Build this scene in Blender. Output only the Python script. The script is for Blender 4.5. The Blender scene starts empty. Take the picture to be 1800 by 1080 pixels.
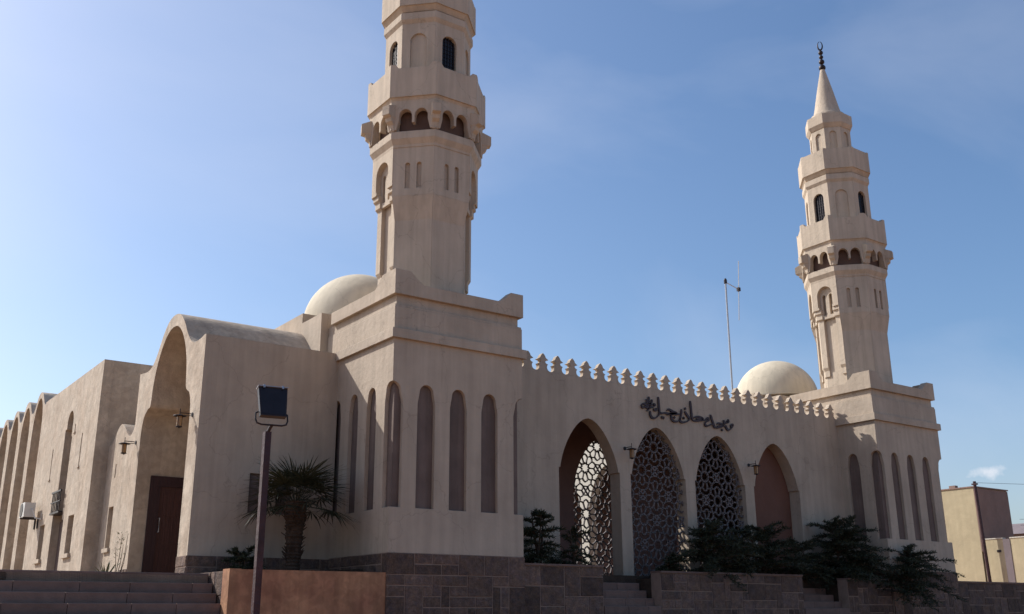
import bpy, bmesh, math, random
from mathutils import Vector, Matrix, geometry

random.seed(7)
S = bpy.context.scene
COL = S.collection
R = math.radians
PI = math.pi

# ------------------------------------------------------------------ camera
cam_data = bpy.data.cameras.new('camera')
cam = bpy.data.objects.new('camera', cam_data)
COL.objects.link(cam)
yaw, pitch, roll = R(54.173), R(17.023), R(-0.285)
fw = Vector((math.cos(pitch) * math.cos(yaw), math.cos(pitch) * math.sin(yaw), math.sin(pitch)))
rt0 = Vector((math.sin(yaw), -math.cos(yaw), 0))
up0 = rt0.cross(fw)
rt = math.cos(roll) * rt0 + math.sin(roll) * up0
up = rt.cross(fw)
mw = Matrix((rt, up, -fw)).transposed().to_4x4()
mw.translation = Vector((-12.15, -22.0, 1.6))
cam.matrix_world = mw
cam_data.sensor_width = 36.0
cam_data.lens = 36.0 * 1770.4 / 1800.0
cam_data.clip_end = 3000
S.camera = cam

# ------------------------------------------------------------------ sky, sun, exposure
SUN_DIR = Vector((-1.0, 1.65, 1.575)).normalized()       # towards the sun
sun_el = math.asin(SUN_DIR.z)
sun_az = math.atan2(SUN_DIR.x, SUN_DIR.y)               # clockwise from +Y
world = bpy.data.worlds.new('World')
S.world = world
world.use_nodes = True
wn = world.node_tree
wn.nodes.clear()
w_out = wn.nodes.new('ShaderNodeOutputWorld')
w_bg = wn.nodes.new('ShaderNodeBackground')
w_sky = wn.nodes.new('ShaderNodeTexSky')
w_sky.sky_type = 'NISHITA'
w_sky.sun_disc = False
w_sky.sun_elevation = sun_el
w_sky.sun_rotation = sun_az
w_sky.altitude = 300
w_sky.air_density = 1.0
w_sky.dust_density = 2.5
w_sky.ozone_density = 2.8
w_bg.inputs['Strength'].default_value = 0.114
# one small fair-weather cloud low over the houses
w_tc = wn.nodes.new('ShaderNodeTexCoord')
w_map = wn.nodes.new('ShaderNodeVectorMath'); w_map.operation = 'SUBTRACT'
w_map.inputs[1].default_value = (0.8675, 0.4806, 0.1195)
w_sc = wn.nodes.new('ShaderNodeVectorMath'); w_sc.operation = 'MULTIPLY'
w_sc.inputs[1].default_value = (62.0, 62.0, 150.0)
w_len = wn.nodes.new('ShaderNodeVectorMath'); w_len.operation = 'LENGTH'
w_noise = wn.nodes.new('ShaderNodeTexNoise')
w_noise.inputs['Scale'].default_value = 130.0
w_noise.inputs['Detail'].default_value = 5.0
w_m1 = wn.nodes.new('ShaderNodeMath'); w_m1.operation = 'MULTIPLY_ADD'
w_m1.inputs[1].default_value = 1.5
w_mr = wn.nodes.new('ShaderNodeMapRange')
w_mr.inputs['From Min'].default_value = 1.75
w_mr.inputs['From Max'].default_value = 0.75
w_mr.inputs['To Min'].default_value = 0.0
w_mr.inputs['To Max'].default_value = 0.75
w_mix = wn.nodes.new('ShaderNodeMix'); w_mix.data_type = 'RGBA'
w_mix.inputs['B'].default_value = (6.2, 6.1, 6.4, 1)
lk = wn.links.new
lk(w_tc.outputs['Generated'], w_map.inputs[0])
lk(w_map.outputs[0], w_sc.inputs[0])
lk(w_sc.outputs[0], w_len.inputs[0])
lk(w_tc.outputs['Generated'], w_noise.inputs['Vector'])
lk(w_noise.outputs['Fac'], w_m1.inputs[0])
lk(w_len.outputs['Value'], w_m1.inputs[2])
lk(w_m1.outputs[0], w_mr.inputs['Value'])
lk(w_mr.outputs[0], w_mix.inputs['Factor'])
w_hs = wn.nodes.new('ShaderNodeHueSaturation')
w_hs.inputs['Saturation'].default_value = 1.12
lk(w_sky.outputs[0], w_hs.inputs['Color'])
# faint high haze, uneven over the whole sky
w_cm = wn.nodes.new('ShaderNodeMapping'); w_cm.inputs['Location'].default_value = (-0.48, -2.52, -5.74); w_cm.inputs['Rotation'].default_value = (0.4, 0.3, 0.9); w_cm.inputs['Scale'].default_value = (1.0, 2.4, 3.0)
w_cn = wn.nodes.new('ShaderNodeTexNoise'); w_cn.inputs['Scale'].default_value = 1.6; w_cn.inputs['Detail'].default_value = 6; w_cn.inputs['Distortion'].default_value = 0.5
w_cr = wn.nodes.new('ShaderNodeMapRange'); w_cr.inputs['From Min'].default_value = 0.42; w_cr.inputs['From Max'].default_value = 0.78; w_cr.inputs['To Max'].default_value = 0.22
w_cx = wn.nodes.new('ShaderNodeMix'); w_cx.data_type = 'RGBA'
w_cx.inputs['B'].default_value = (5.4, 5.6, 6.4, 1)
lk(w_tc.outputs['Generated'], w_cm.inputs['Vector']); lk(w_cm.outputs[0], w_cn.inputs['Vector']); lk(w_cn.outputs['Fac'], w_cr.inputs['Value'])
lk(w_cr.outputs[0], w_cx.inputs['Factor']); lk(w_hs.outputs[0], w_cx.inputs['A'])
lk(w_cx.outputs['Result'], w_mix.inputs['A'])
lk(w_mix.outputs['Result'], w_bg.inputs['Color'])
lk(w_bg.outputs[0], w_out.inputs['Surface'])

sun_data = bpy.data.lights.new('sun', 'SUN')
sun_data.energy = 3.55
sun_data.angle = R(0.53)
sun_data.color = (1.0, 0.99, 0.955)
sun = bpy.data.objects.new('sun', sun_data)
COL.objects.link(sun)
sun.rotation_euler = SUN_DIR.to_track_quat('Z', 'Y').to_euler()
sun.location = (-30, 40, 60)

S.view_settings.view_transform = 'Standard'
S.view_settings.look = 'None'
S.view_settings.gamma = 1.0
S.view_settings.use_curve_mapping = False
S.view_settings.exposure = 0.5

# ------------------------------------------------------------------ materials
MATS = {}

def nodes_of(name):
    m = bpy.data.materials.new(name)
    m.use_nodes = True
    nt = m.node_tree
    return m, nt, nt.nodes['Principled BSDF']


def surf(name, col, rough=0.85, var=0.12, scale=1.2, bump=0.15, bscale=40.0, streak=0.0, tint=None,
         metal=0.0, spec=0.3, rnd=0.0, blotch=0.0, bevel=0.0, stretch=(1, 1, 1), wear=0.0):
    """Procedural surface: two noise octaves of colour variation, optional vertical streaks,
    per-object random value, fine relief."""
    m, nt, bs = nodes_of(name)
    N, L = nt.nodes.new, nt.links.new
    geo = N('ShaderNodeNewGeometry')
    mp = N('ShaderNodeMapping'); mp.inputs['Scale'].default_value = stretch
    L(geo.outputs['Position'], mp.inputs['Vector'])
    n1 = N('ShaderNodeTexNoise'); n1.inputs['Scale'].default_value = scale; n1.inputs['Detail'].default_value = 6
    n1.inputs['Roughness'].default_value = 0.6
    L(mp.outputs[0], n1.inputs['Vector'])
    fac = N('ShaderNodeMapRange')
    fac.inputs['From Min'].default_value = 0.3; fac.inputs['From Max'].default_value = 0.7
    fac.inputs['To Min'].default_value = 1 - var; fac.inputs['To Max'].default_value = 1 + var
    L(n1.outputs['Fac'], fac.inputs['Value'])
    cur = fac.outputs[0]
    if streak:
        ms = N('ShaderNodeMapping'); ms.inputs['Scale'].default_value = (5.0, 5.0, 0.35)
        L(geo.outputs['Position'], ms.inputs['Vector'])
        n2 = N('ShaderNodeTexNoise'); n2.inputs['Scale'].default_value = 1.0; n2.inputs['Detail'].default_value = 4
        L(ms.outputs[0], n2.inputs['Vector'])
        f2 = N('ShaderNodeMapRange')
        f2.inputs['From Min'].default_value = 0.38; f2.inputs['From Max'].default_value = 0.62
        f2.inputs['To Min'].default_value = 1 - streak; f2.inputs['To Max'].default_value = 1 + streak * 0.5
        L(n2.outputs['Fac'], f2.inputs['Value'])
        mu = N('ShaderNodeMath'); mu.operation = 'MULTIPLY'
        L(cur, mu.inputs[0]); L(f2.outputs[0], mu.inputs[1]); cur = mu.outputs[0]
    if blotch:
        n3 = N('ShaderNodeTexNoise'); n3.inputs['Scale'].default_value = scale * 3.3; n3.inputs['Detail'].default_value = 3
        n3.inputs['Distortion'].default_value = 0.6
        L(mp.outputs[0], n3.inputs['Vector'])
        f3 = N('ShaderNodeMapRange')
        f3.inputs['From Min'].default_value = 0.45; f3.inputs['From Max'].default_value = 0.6
        f3.inputs['To Min'].default_value = 1 - blotch; f3.inputs['To Max'].default_value = 1.0
        L(n3.outputs['Fac'], f3.inputs['Value'])
        mu = N('ShaderNodeMath'); mu.operation = 'MULTIPLY'
        L(cur, mu.inputs[0]); L(f3.outputs[0], mu.inputs[1]); cur = mu.outputs[0]
    if wear:
        # narrow rain streaks
        mw_ = N('ShaderNodeMapping'); mw_.inputs['Scale'].default_value = (2.6, 2.6, 0.10)
        L(geo.outputs['Position'], mw_.inputs['Vector'])
        nw = N('ShaderNodeTexNoise'); nw.inputs['Scale'].default_value = 2.2; nw.inputs['Detail'].default_value = 5; nw.inputs['Roughness'].default_value = 0.7
        L(mw_.outputs[0], nw.inputs['Vector'])
        fw_ = N('ShaderNodeMapRange')
        fw_.inputs['From Min'].default_value = 0.60; fw_.inputs['From Max'].default_value = 0.74
        fw_.inputs['To Min'].default_value = 1.0; fw_.inputs['To Max'].default_value = 1 - wear
        L(nw.outputs['Fac'], fw_.inputs['Value'])
        # hairline cracks
        nd = N('ShaderNodeTexNoise'); nd.inputs['Scale'].default_value = 1.7; nd.inputs['Detail'].default_value = 5
        L(geo.outputs['Position'], nd.inputs['Vector'])
        av = N('ShaderNodeVectorMath'); av.operation = 'MULTIPLY_ADD'
        av.inputs[1].default_value = (0.9, 0.9, 0.9)
        L(nd.outputs['Color'], av.inputs[0]); L(geo.outputs['Position'], av.inputs[2])
        vo = N('ShaderNodeTexVoronoi'); vo.feature = 'DISTANCE_TO_EDGE'; vo.inputs['Scale'].default_value = 0.42
        L(av.outputs[0], vo.inputs['Vector'])
        fc = N('ShaderNodeMapRange')
        fc.inputs['From Min'].default_value = 0.0; fc.inputs['From Max'].default_value = 0.006
        fc.inputs['To Min'].default_value = 0.80; fc.inputs['To Max'].default_value = 1.0
        L(vo.outputs['Distance'], fc.inputs['Value'])
        mu = N('ShaderNodeMath'); mu.operation = 'MULTIPLY'
        L(cur, mu.inputs[0]); L(fw_.outputs[0], mu.inputs[1])
        mu2 = N('ShaderNodeMath'); mu2.operation = 'MULTIPLY'
        L(mu.outputs[0], mu2.inputs[0]); L(fc.outputs[0], mu2.inputs[1]); cur = mu2.outputs[0]
    if rnd:
        oi = N('ShaderNodeObjectInfo')
        fr = N('ShaderNodeMapRange')
        fr.inputs['To Min'].default_value = 1 - rnd; fr.inputs['To Max'].default_value = 1 + rnd
        L(oi.outputs['Random'], fr.inputs['Value'])
        mu = N('ShaderNodeMath'); mu.operation = 'MULTIPLY'
        L(cur, mu.inputs[0]); L(fr.outputs[0], mu.inputs[1]); cur = mu.outputs[0]
    vm = N('ShaderNodeVectorMath'); vm.operation = 'SCALE'
    if tint:
        n4 = N('ShaderNodeTexNoise'); n4.inputs['Scale'].default_value = scale * 0.7; n4.inputs['Detail'].default_value = 3
        L(mp.outputs[0], n4.inputs['Vector'])
        rp = N('ShaderNodeMapRange'); rp.inputs['From Min'].default_value = 0.4; rp.inputs['From Max'].default_value = 0.65
        L(n4.outputs['Fac'], rp.inputs['Value'])
        mx = N('ShaderNodeMix'); mx.data_type = 'RGBA'
        mx.inputs['A'].default_value = (*col, 1); mx.inputs['B'].default_value = (*tint, 1)
        L(rp.outputs[0], mx.inputs['Factor'])
        L(mx.outputs['Result'], vm.inputs[0])
    else:
        vm.inputs[0].default_value = col
    L(cur, vm.inputs['Scale'])
    L(vm.outputs[0], bs.inputs['Base Color'])
    bs.inputs['Roughness'].default_value = rough
    bs.inputs['Metallic'].default_value = metal
    bs.inputs['Specular IOR Level'].default_value = spec
    last = None
    if bevel:
        bv = N('ShaderNodeBevel'); bv.samples = 3; bv.inputs['Radius'].default_value = bevel
        last = bv.outputs[0]
    if bump:
        nb = N('ShaderNodeTexNoise'); nb.inputs['Scale'].default_value = bscale; nb.inputs['Detail'].default_value = 4
        L(mp.outputs[0], nb.inputs['Vector'])
        nb2 = N('ShaderNodeTexNoise'); nb2.inputs['Scale'].default_value = bscale * 0.12; nb2.inputs['Detail'].default_value = 3
        L(mp.outputs[0], nb2.inputs['Vector'])
        ad = N('ShaderNodeMath'); ad.operation = 'MULTIPLY_ADD'; ad.inputs[1].default_value = 2.5
        L(nb2.outputs['Fac'], ad.inputs[0]); L(nb.outputs['Fac'], ad.inputs[2])
        bp = N('ShaderNodeBump'); bp.inputs['Strength'].default_value = bump; bp.inputs['Distance'].default_value = 0.03
        L(ad.outputs[0], bp.inputs['Height'])
        if last: L(last, bp.inputs['Normal'])
        last = bp.outputs[0]
    if last: L(last, bs.inputs['Normal'])
    MATS[name] = m
    return m


def leafmat(name, col, col2, trans=0.25, rough=0.55):
    m, nt, bs = nodes_of(name)
    N, L = nt.nodes.new, nt.links.new
    geo = N('ShaderNodeNewGeometry')
    mx = N('ShaderNodeMix'); mx.data_type = 'RGBA'
    mx.inputs['A'].default_value = (*col, 1); mx.inputs['B'].default_value = (*col2, 1)
    L(geo.outputs['Random Per Island'], mx.inputs['Factor'])
    L(mx.outputs['Result'], bs.inputs['Base Color'])
    bs.inputs['Roughness'].default_value = rough
    bs.inputs['Specular IOR Level'].default_value = 0.25
    tr = N('ShaderNodeBsdfTranslucent')
    L(mx.outputs['Result'], tr.inputs['Color'])
    ms = N('ShaderNodeMixShader'); ms.inputs[0].default_value = trans
    out = nt.nodes['Material Output']
    L(bs.outputs[0], ms.inputs[1]); L(tr.outputs[0], ms.inputs[2]); L(ms.outputs[0], out.inputs['Surface'])
    MATS[name] = m
    return m


surf('plaster', (0.475, 0.382, 0.292), 0.9, 0.10, 0.8, 0.25, 55, streak=0.07, tint=(0.44, 0.35, 0.265), bevel=0.018, wear=0.15)
surf('plaster_rough', (0.51, 0.415, 0.32), 0.9, 0.12, 1.4, 0.45, 26, streak=0.08, blotch=0.12, tint=(0.455, 0.355, 0.265), bevel=0.018, wear=0.22)
surf('plaster_minaret', (0.51, 0.415, 0.318), 0.9, 0.09, 0.9, 0.2, 60, streak=0.10, bevel=0.02, wear=0.14)
surf('plaster_dome', (0.60, 0.52, 0.395), 0.85, 0.08, 0.7, 0.15, 30, streak=0.07, wear=0.10)
surf('slot_shade_window', (0.165, 0.118, 0.098), 0.85, 0.16, 1.5, 0.2, 50, streak=0.18)  # shade of the tower slots put into the colour; also used for dark windows
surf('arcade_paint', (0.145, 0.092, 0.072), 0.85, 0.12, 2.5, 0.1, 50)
surf('stone', (0.175, 0.112, 0.080), 0.9, 0.30, 7.0, 0.9, 24, rnd=0.34, blotch=0.25, tint=(0.135, 0.092, 0.08))
surf('mortar', (0.29, 0.205, 0.16), 0.95, 0.15, 5.0, 0.3, 60)
surf('step_stone', (0.19, 0.125, 0.10), 0.85, 0.16, 3.0, 0.35, 40, rnd=0.12)
surf('planter_plaster', (0.47, 0.24, 0.13), 0.9, 0.16, 1.6, 0.25, 40, streak=0.16, blotch=0.18, tint=(0.36, 0.165, 0.095))
surf('paving', (0.30, 0.21, 0.15), 0.9, 0.15, 2.0, 0.3, 30)
surf('soil', (0.06, 0.042, 0.03), 1.0, 0.25, 4.0, 0.8, 20)
surf('dusty_ground', (0.37, 0.195, 0.105), 0.95, 0.2, 0.6, 0.4, 60, tint=(0.30, 0.165, 0.095))
surf('wood_door', (0.062, 0.024, 0.021), 0.55, 0.25, 5.0, 0.25, 30, stretch=(5, 5, 0.35))
surf('wood_frame', (0.036, 0.014, 0.017), 0.5, 0.2, 5.0, 0.2, 30, stretch=(5, 5, 0.4))
surf('dark_metal', (0.03, 0.022, 0.024), 0.45, 0.2, 8.0, 0.1, 60, metal=0.5, spec=0.5)
surf('rust_metal', (0.050, 0.022, 0.024), 0.5, 0.3, 7.0, 0.25, 40, metal=0.3, spec=0.4)
surf('galvanised', (0.42, 0.42, 0.43), 0.45, 0.1, 10.0, 0.05, 60, metal=0.7)
surf('lattice_paint', (0.17, 0.145, 0.14), 0.8, 0.15, 4.0, 0.1, 50)
surf('letter_metal', (0.045, 0.026, 0.030), 0.5, 0.2, 6.0, 0.1, 50)
surf('shutter', (0.10, 0.068, 0.055), 0.6, 0.15, 5.0, 0.1, 40)
surf('white_plastic', (0.62, 0.60, 0.56), 0.5, 0.08, 4.0, 0.05, 40)
surf('house_plaster', (0.46, 0.38, 0.24), 0.9, 0.08, 0.6, 0.2, 20, streak=0.03, blotch=0.05)
surf('house_brick', (0.25, 0.165, 0.135), 0.95, 0.12, 1.5, 0.3, 8)
surf('portico_shade', (0.21, 0.125, 0.105), 0.9, 0.1, 1.0, 0.15, 40)  # plaster with the portico's deep shade put into its colour
surf('brown_board', (0.16, 0.072, 0.048), 0.75, 0.12, 1.2, 0.12, 40)
surf('white_wall', (0.60, 0.55, 0.46), 0.9, 0.05, 0.8, 0.1, 30)
surf('palm_trunk', (0.06, 0.038, 0.026), 0.95, 0.35, 9.0, 0.8, 25)
surf('bark', (0.09, 0.062, 0.045), 0.95, 0.3, 8.0, 0.8, 25)
surf('far_roof', (0.20, 0.16, 0.16), 0.9, 0.1, 1.0, 0.0)
leafmat('palm_leaf', (0.026, 0.028, 0.014), (0.060, 0.055, 0.026))
leafmat('needle', (0.020, 0.026, 0.016), (0.062, 0.066, 0.034), 0.2)
leafmat('street_leaf', (0.035, 0.05, 0.018), (0.07, 0.085, 0.03), 0.2)
leafmat('agave_leaf', (0.10, 0.11, 0.06), (0.17, 0.16, 0.09), 0.15)

m, nt, bs = nodes_of('amber_glass')
nz = nt.nodes.new('ShaderNodeTexNoise'); nz.inputs['Scale'].default_value = 12
cr = nt.nodes.new('ShaderNodeMix'); cr.data_type = 'RGBA'
cr.inputs['A'].default_value = (0.34, 0.17, 0.055, 1); cr.inputs['B'].default_value = (0.50, 0.28, 0.11, 1)
nt.links.new(nz.outputs['Fac'], cr.inputs['Factor']); nt.links.new(cr.outputs['Result'], bs.inputs['Base Color'])
bs.inputs['Roughness'].default_value = 0.35
bs.inputs['Transmission Weight'].default_value = 0.25
MATS['amber_glass'] = m

m, nt, bs = nodes_of('dark_glass')
nz = nt.nodes.new('ShaderNodeTexNoise'); nz.inputs['Scale'].default_value = 3
cr = nt.nodes.new('ShaderNodeMix'); cr.data_type = 'RGBA'
cr.inputs['A'].default_value = (0.010, 0.009, 0.012, 1); cr.inputs['B'].default_value = (0.022, 0.020, 0.026, 1)
nt.links.new(nz.outputs['Fac'], cr.inputs['Factor']); nt.links.new(cr.outputs['Result'], bs.inputs['Base Color'])
bs.inputs['Roughness'].default_value = 0.12
bs.inputs['Specular IOR Level'].default_value = 0.3
MATS['dark_glass'] = m

# ------------------------------------------------------------------ mesh helpers


def root_of(o):
    while o.parent is not None:
        o = o.parent
    return o


class MB:
    """collects geometry in world coordinates; build() links it as one object"""

    def __init__(self):
        self.v, self.f = [], []

    def add(self, verts, faces):
        b = len(self.v)
        self.v += [tuple(p) for p in verts]
        self.f += [tuple(i + b for i in f) for f in faces]
        return self

    def box(self, x0, x1, y0, y1, z0, z1):
        return self.add([(x0, y0, z0), (x1, y0, z0), (x1, y1, z0), (x0, y1, z0),
                         (x0, y0, z1), (x1, y0, z1), (x1, y1, z1), (x0, y1, z1)],
                        [(0, 3, 2, 1), (4, 5, 6, 7), (0, 1, 5, 4), (1, 2, 6, 5), (2, 3, 7, 6), (3, 0, 4, 7)])

    def loft(self, rings, cap0=True, cap1=True):
        n = len(rings[0]); b = len(self.v)
        for r in rings:
            self.v += [tuple(p) for p in r]
        for k in range(len(rings) - 1):
            for i in range(n):
                j = (i + 1) % n
                self.f.append((b + k * n + i, b + k * n + j, b + (k + 1) * n + j, b + (k + 1) * n + i))
        if cap0: self.f.append(tuple(b + i for i in range(n))[::-1])
        if cap1: self.f.append(tuple(b + (len(rings) - 1) * n + i for i in range(n)))
        return self

    def oct(self, c, levels):
        """levels: list of (apothem, z); octagonal stack, faces square to the axes"""
        rings = []
        for a, z in levels:
            r = a / math.cos(PI / 8)
            rings.append([(c[0] + r * math.cos(PI / 8 + k * PI / 4), c[1] + r * math.sin(PI / 8 + k * PI / 4), z) for k in range(8)])
        return self.loft(rings)

    def lathe(self, c, prof, n=32):
        rings = [[(c[0] + r * math.cos(2 * PI * k / n), c[1] + r * math.sin(2 * PI * k / n), z) for k in range(n)] for r, z in prof]
        return self.loft(rings)

    def tube(self, path, r, n=8, r1=None):
        path = [Vector(p) for p in path]
        rings = []
        for i, p in enumerate(path):
            t = (path[min(i + 1, len(path) - 1)] - path[max(i - 1, 0)])
            t = t.normalized() if t.length > 1e-9 else Vector((0, 0, 1))
            a = t.orthogonal() if abs(t.z) > 0.99 else t.cross(Vector((0, 0, 1)))
            a.normalize(); b = t.cross(a)
            rr = r if r1 is None else r + (r1 - r) * i / max(1, len(path) - 1)
            rings.append([p + a * rr * math.cos(2 * PI * k / n) + b * rr * math.sin(2 * PI * k / n) for k in range(n)])
        return self.loft(rings)

    def plate(self, outer, holes, fn, d0, d1):
        """2-D outline with holes extruded from depth d0 to d1; fn(u, v, d) -> world point"""
        loops = [outer] + list(holes)
        tris = geometry.tessellate_polygon([[Vector((u, v, 0)) for u, v in lp] for lp in loops])
        flat = [p for lp in loops for p in lp]
        n = len(flat)
        b = len(self.v)
        self.v += [tuple(fn(u, v, d0)) for u, v in flat] + [tuple(fn(u, v, d1)) for u, v in flat]
        for t in tris:
            self.f.append((b + t[0], b + t[1], b + t[2]))
            self.f.append((b + n + t[2], b + n + t[1], b + n + t[0]))
        o = 0
        for lp in loops:
            k = len(lp)
            for i in range(k):
                j = (i + 1) % k
                self.f.append((b + o + i, b + o + j, b + n + o + j, b + n + o + i))
            o += k
        return self

    def build(self, name, mat, parent=None, smooth=False, fix=True):
        off = root_of(parent).location if parent is not None else Vector((0, 0, 0))
        me = bpy.data.meshes.new(name)
        me.from_pydata([(p[0] - off.x, p[1] - off.y, p[2] - off.z) for p in self.v], [], self.f)
        if fix:
            bm = bmesh.new(); bm.from_mesh(me)
            bmesh.ops.recalc_face_normals(bm, faces=bm.faces)
            bm.to_mesh(me); bm.free()
        if smooth is True:
            for p in me.polygons: p.use_smooth = True
        me.materials.append(MATS[mat])
        o = bpy.data.objects.new(name, me)
        COL.objects.link(o)
        if parent is not None: o.parent = parent
        return o


def smooth_by_angle(o, deg=35):
    me = o.data
    for p in me.polygons: p.use_smooth = True
    bm = bmesh.new(); bm.from_mesh(me)
    for e in bm.edges:
        if len(e.link_faces) == 2 and e.calc_face_angle(0) > R(deg): e.smooth = False
    bm.to_mesh(me); bm.free()
    return o


def tag(o, label=None, cat=None, group=None, kind=None):
    if label: o['label'] = label
    if cat: o['category'] = cat
    if group: o['group'] = group
    if kind: o['kind'] = kind
    return o


def thing(name, loc, label, cat, group=None):
    o = bpy.data.objects.new(name, None)
    o.empty_display_size = 0.3
    COL.objects.link(o)
    o.location = loc
    return tag(o, label, cat, group)


def copy_thing(root):
    kids = {}
    for x in bpy.data.objects:
        if x.parent is not None: kids.setdefault(x.parent.name, []).append(x)

    def rec(o, parent):
        c = o.copy(); COL.objects.link(c)
        if parent is not None: c.parent = parent
        for ch in kids.get(o.name, []): rec(ch, c)
        return c
    return rec(root, None)


XZ = lambda y: (lambda u, v, d: (u, y + d, v))        # faces -Y, depth runs +Y
YZ = lambda x: (lambda u, v, d: (x + d, u, v))        # faces -X, depth runs +X


def arch_top(c, hw, zs, rise, n=16, pointed=0.0):
    """points from right springing over the apex to the left springing (u decreasing)"""
    pts = []
    for i in range(n + 1):
        t = PI * i / n
        u = math.cos(t); h = math.sin(t)
        if pointed: h = h * (1 - pointed) + (1 - abs(u)) * pointed
        pts.append((c + hw * u, zs + rise * h))
    return pts


def slot(c, hw, z0, zsh, hwa, ztop, n=12):
    """tall slot: body of half-width hw up to zsh, narrower round-headed top of half-width hwa"""
    zs = ztop - hwa
    return [(c - hw, z0), (c + hw, z0), (c + hw, zsh)] + arch_top(c, hwa, zs, hwa, n) + [(c - hw, zsh)]


# ------------------------------------------------------------------ stone cladding
STONE_MESH = {}
CELL = 0.262


def stone_mesh(w, h, var):
    key = (w, h, var)
    if key in STONE_MESH: return STONE_MESH[key]
    rng = random.Random(hash(key) & 0xffff)
    W, H, g, b = w * CELL, h * CELL, 0.015, 0.006
    fd = 0.014 + rng.uniform(-0.004, 0.007)
    x0, x1, z0, z1 = g, W - g, g, H - g
    j = lambda: rng.uniform(-0.005, 0.005)
    base = [(x0 + j(), 0.02, z0 + j()), (x1 + j(), 0.02, z0 + j()), (x1 + j(), 0.02, z1 + j()), (x0 + j(), 0.02, z1 + j())]
    mid = [(p[0], -fd + b, p[2]) for p in base]
    cx, cz = W / 2, H / 2
    top = [(p[0] + (b if p[0] < cx else -b), -fd + j(), p[2] + (b if p[2] < cz else -b)) for p in base]
    me = bpy.data.meshes.new('stone')
    v = base + mid + top + [(cx + j() * 4, -fd + rng.uniform(-0.005, 0.002), cz + j() * 4)]
    f = []
    for a in (0, 4):
        for i in range(4):
            k = (i + 1) % 4
            f.append((a + i, a + k, a + 4 + k, a + 4 + i))
    for i in range(4): f.append((8 + i, 8 + (i + 1) % 4, 12))
    me.from_pydata(v, [], f)
    me.materials.append(MATS['stone'])
    STONE_MESH[key] = me
    return me


def clad(parent, origin, length, z0, z1, facing, rng):
    """lay irregular ashlar pieces over a vertical face; origin = (x, y) of its left end seen from outside.
    facing '-Y': runs +X; facing '-X': runs -Y (origin at the far end), '+Y' unused"""
    nx = max(1, int(round(length / CELL))); nz = max(1, int(round((z1 - z0) / CELL)))
    sx = length / (nx * CELL); sz = (z1 - z0) / (nz * CELL)
    used = [[False] * nz for _ in range(nx)]
    sizes = [(3, 1), (3, 2), (2, 1), (1, 2), (2, 2), (1, 1), (2, 3), (1, 3), (4, 1)]
    wts = [6, 5, 4, 3, 4, 1.2, 2, 1.5, 2]
    off = root_of(parent).location
    for k in range(nz - 1, -1, -1):
        for i in range(nx):
            if used[i][k]: continue
            for (w, h) in random.Random(rng.random()).choices(sizes, wts, k=14) + [(2, 1), (1, 1)]:
                if i + w > nx or k - h + 1 < 0: continue
                if any(used[i + a][k - b] for a in range(w) for b in range(h)): continue
                break
            for a in range(w):
                for b in range(h): used[i + a][k - b] = True
            o = bpy.data.objects.new('stone', stone_mesh(w, h, rng.randrange(3)))
            COL.objects.link(o)
            o.parent = parent
            u = i * CELL * sx; z = z0 + (k - h + 1) * CELL * sz
            if facing == '-Y':
                o.location = (origin[0] + u - off.x, origin[1] - off.y, z - off.z)
            else:
                o.location = (origin[0] - off.x, origin[1] - u - off.y, z - off.z)
                o.rotation_euler = (0, 0, -PI / 2)
            o.scale = (sx, 1, sz)

# ------------------------------------------------------------------ the setting
TER = 2.5          # level of the upper terrace
tag(MB().add([(-900, -900, 0), (900, -900, 0), (900, 900, 0), (-900, 900, 0)], [(0, 1, 2, 3)]).build('ground', 'dusty_ground'), kind='structure')
tag(MB().box(-40, -3.92, 1.27, 46, 0, TER).build('terrace', 'paving'), kind='structure')
tag(MB().box(-0.2, 24.4, 1.2, 30, 0.0, 2.72).box(4.12, 6.80, 0.2, 1.2, 0, 2.70).box(9.12, 15.3, 0.2, 1.2, 0, 2.62).box(17.80, 20.15, 0.2, 1.2, 0, 2.55)
    .build('forecourt', 'soil'), kind='structure')

rng = random.Random(3)
# ------------------------------------------------------------------ corner tower (square base under a minaret)
TW = 4.07
ZST = 3.07      # top of stone plinth
DEP = 0.11      # depth of the blind slots


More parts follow.
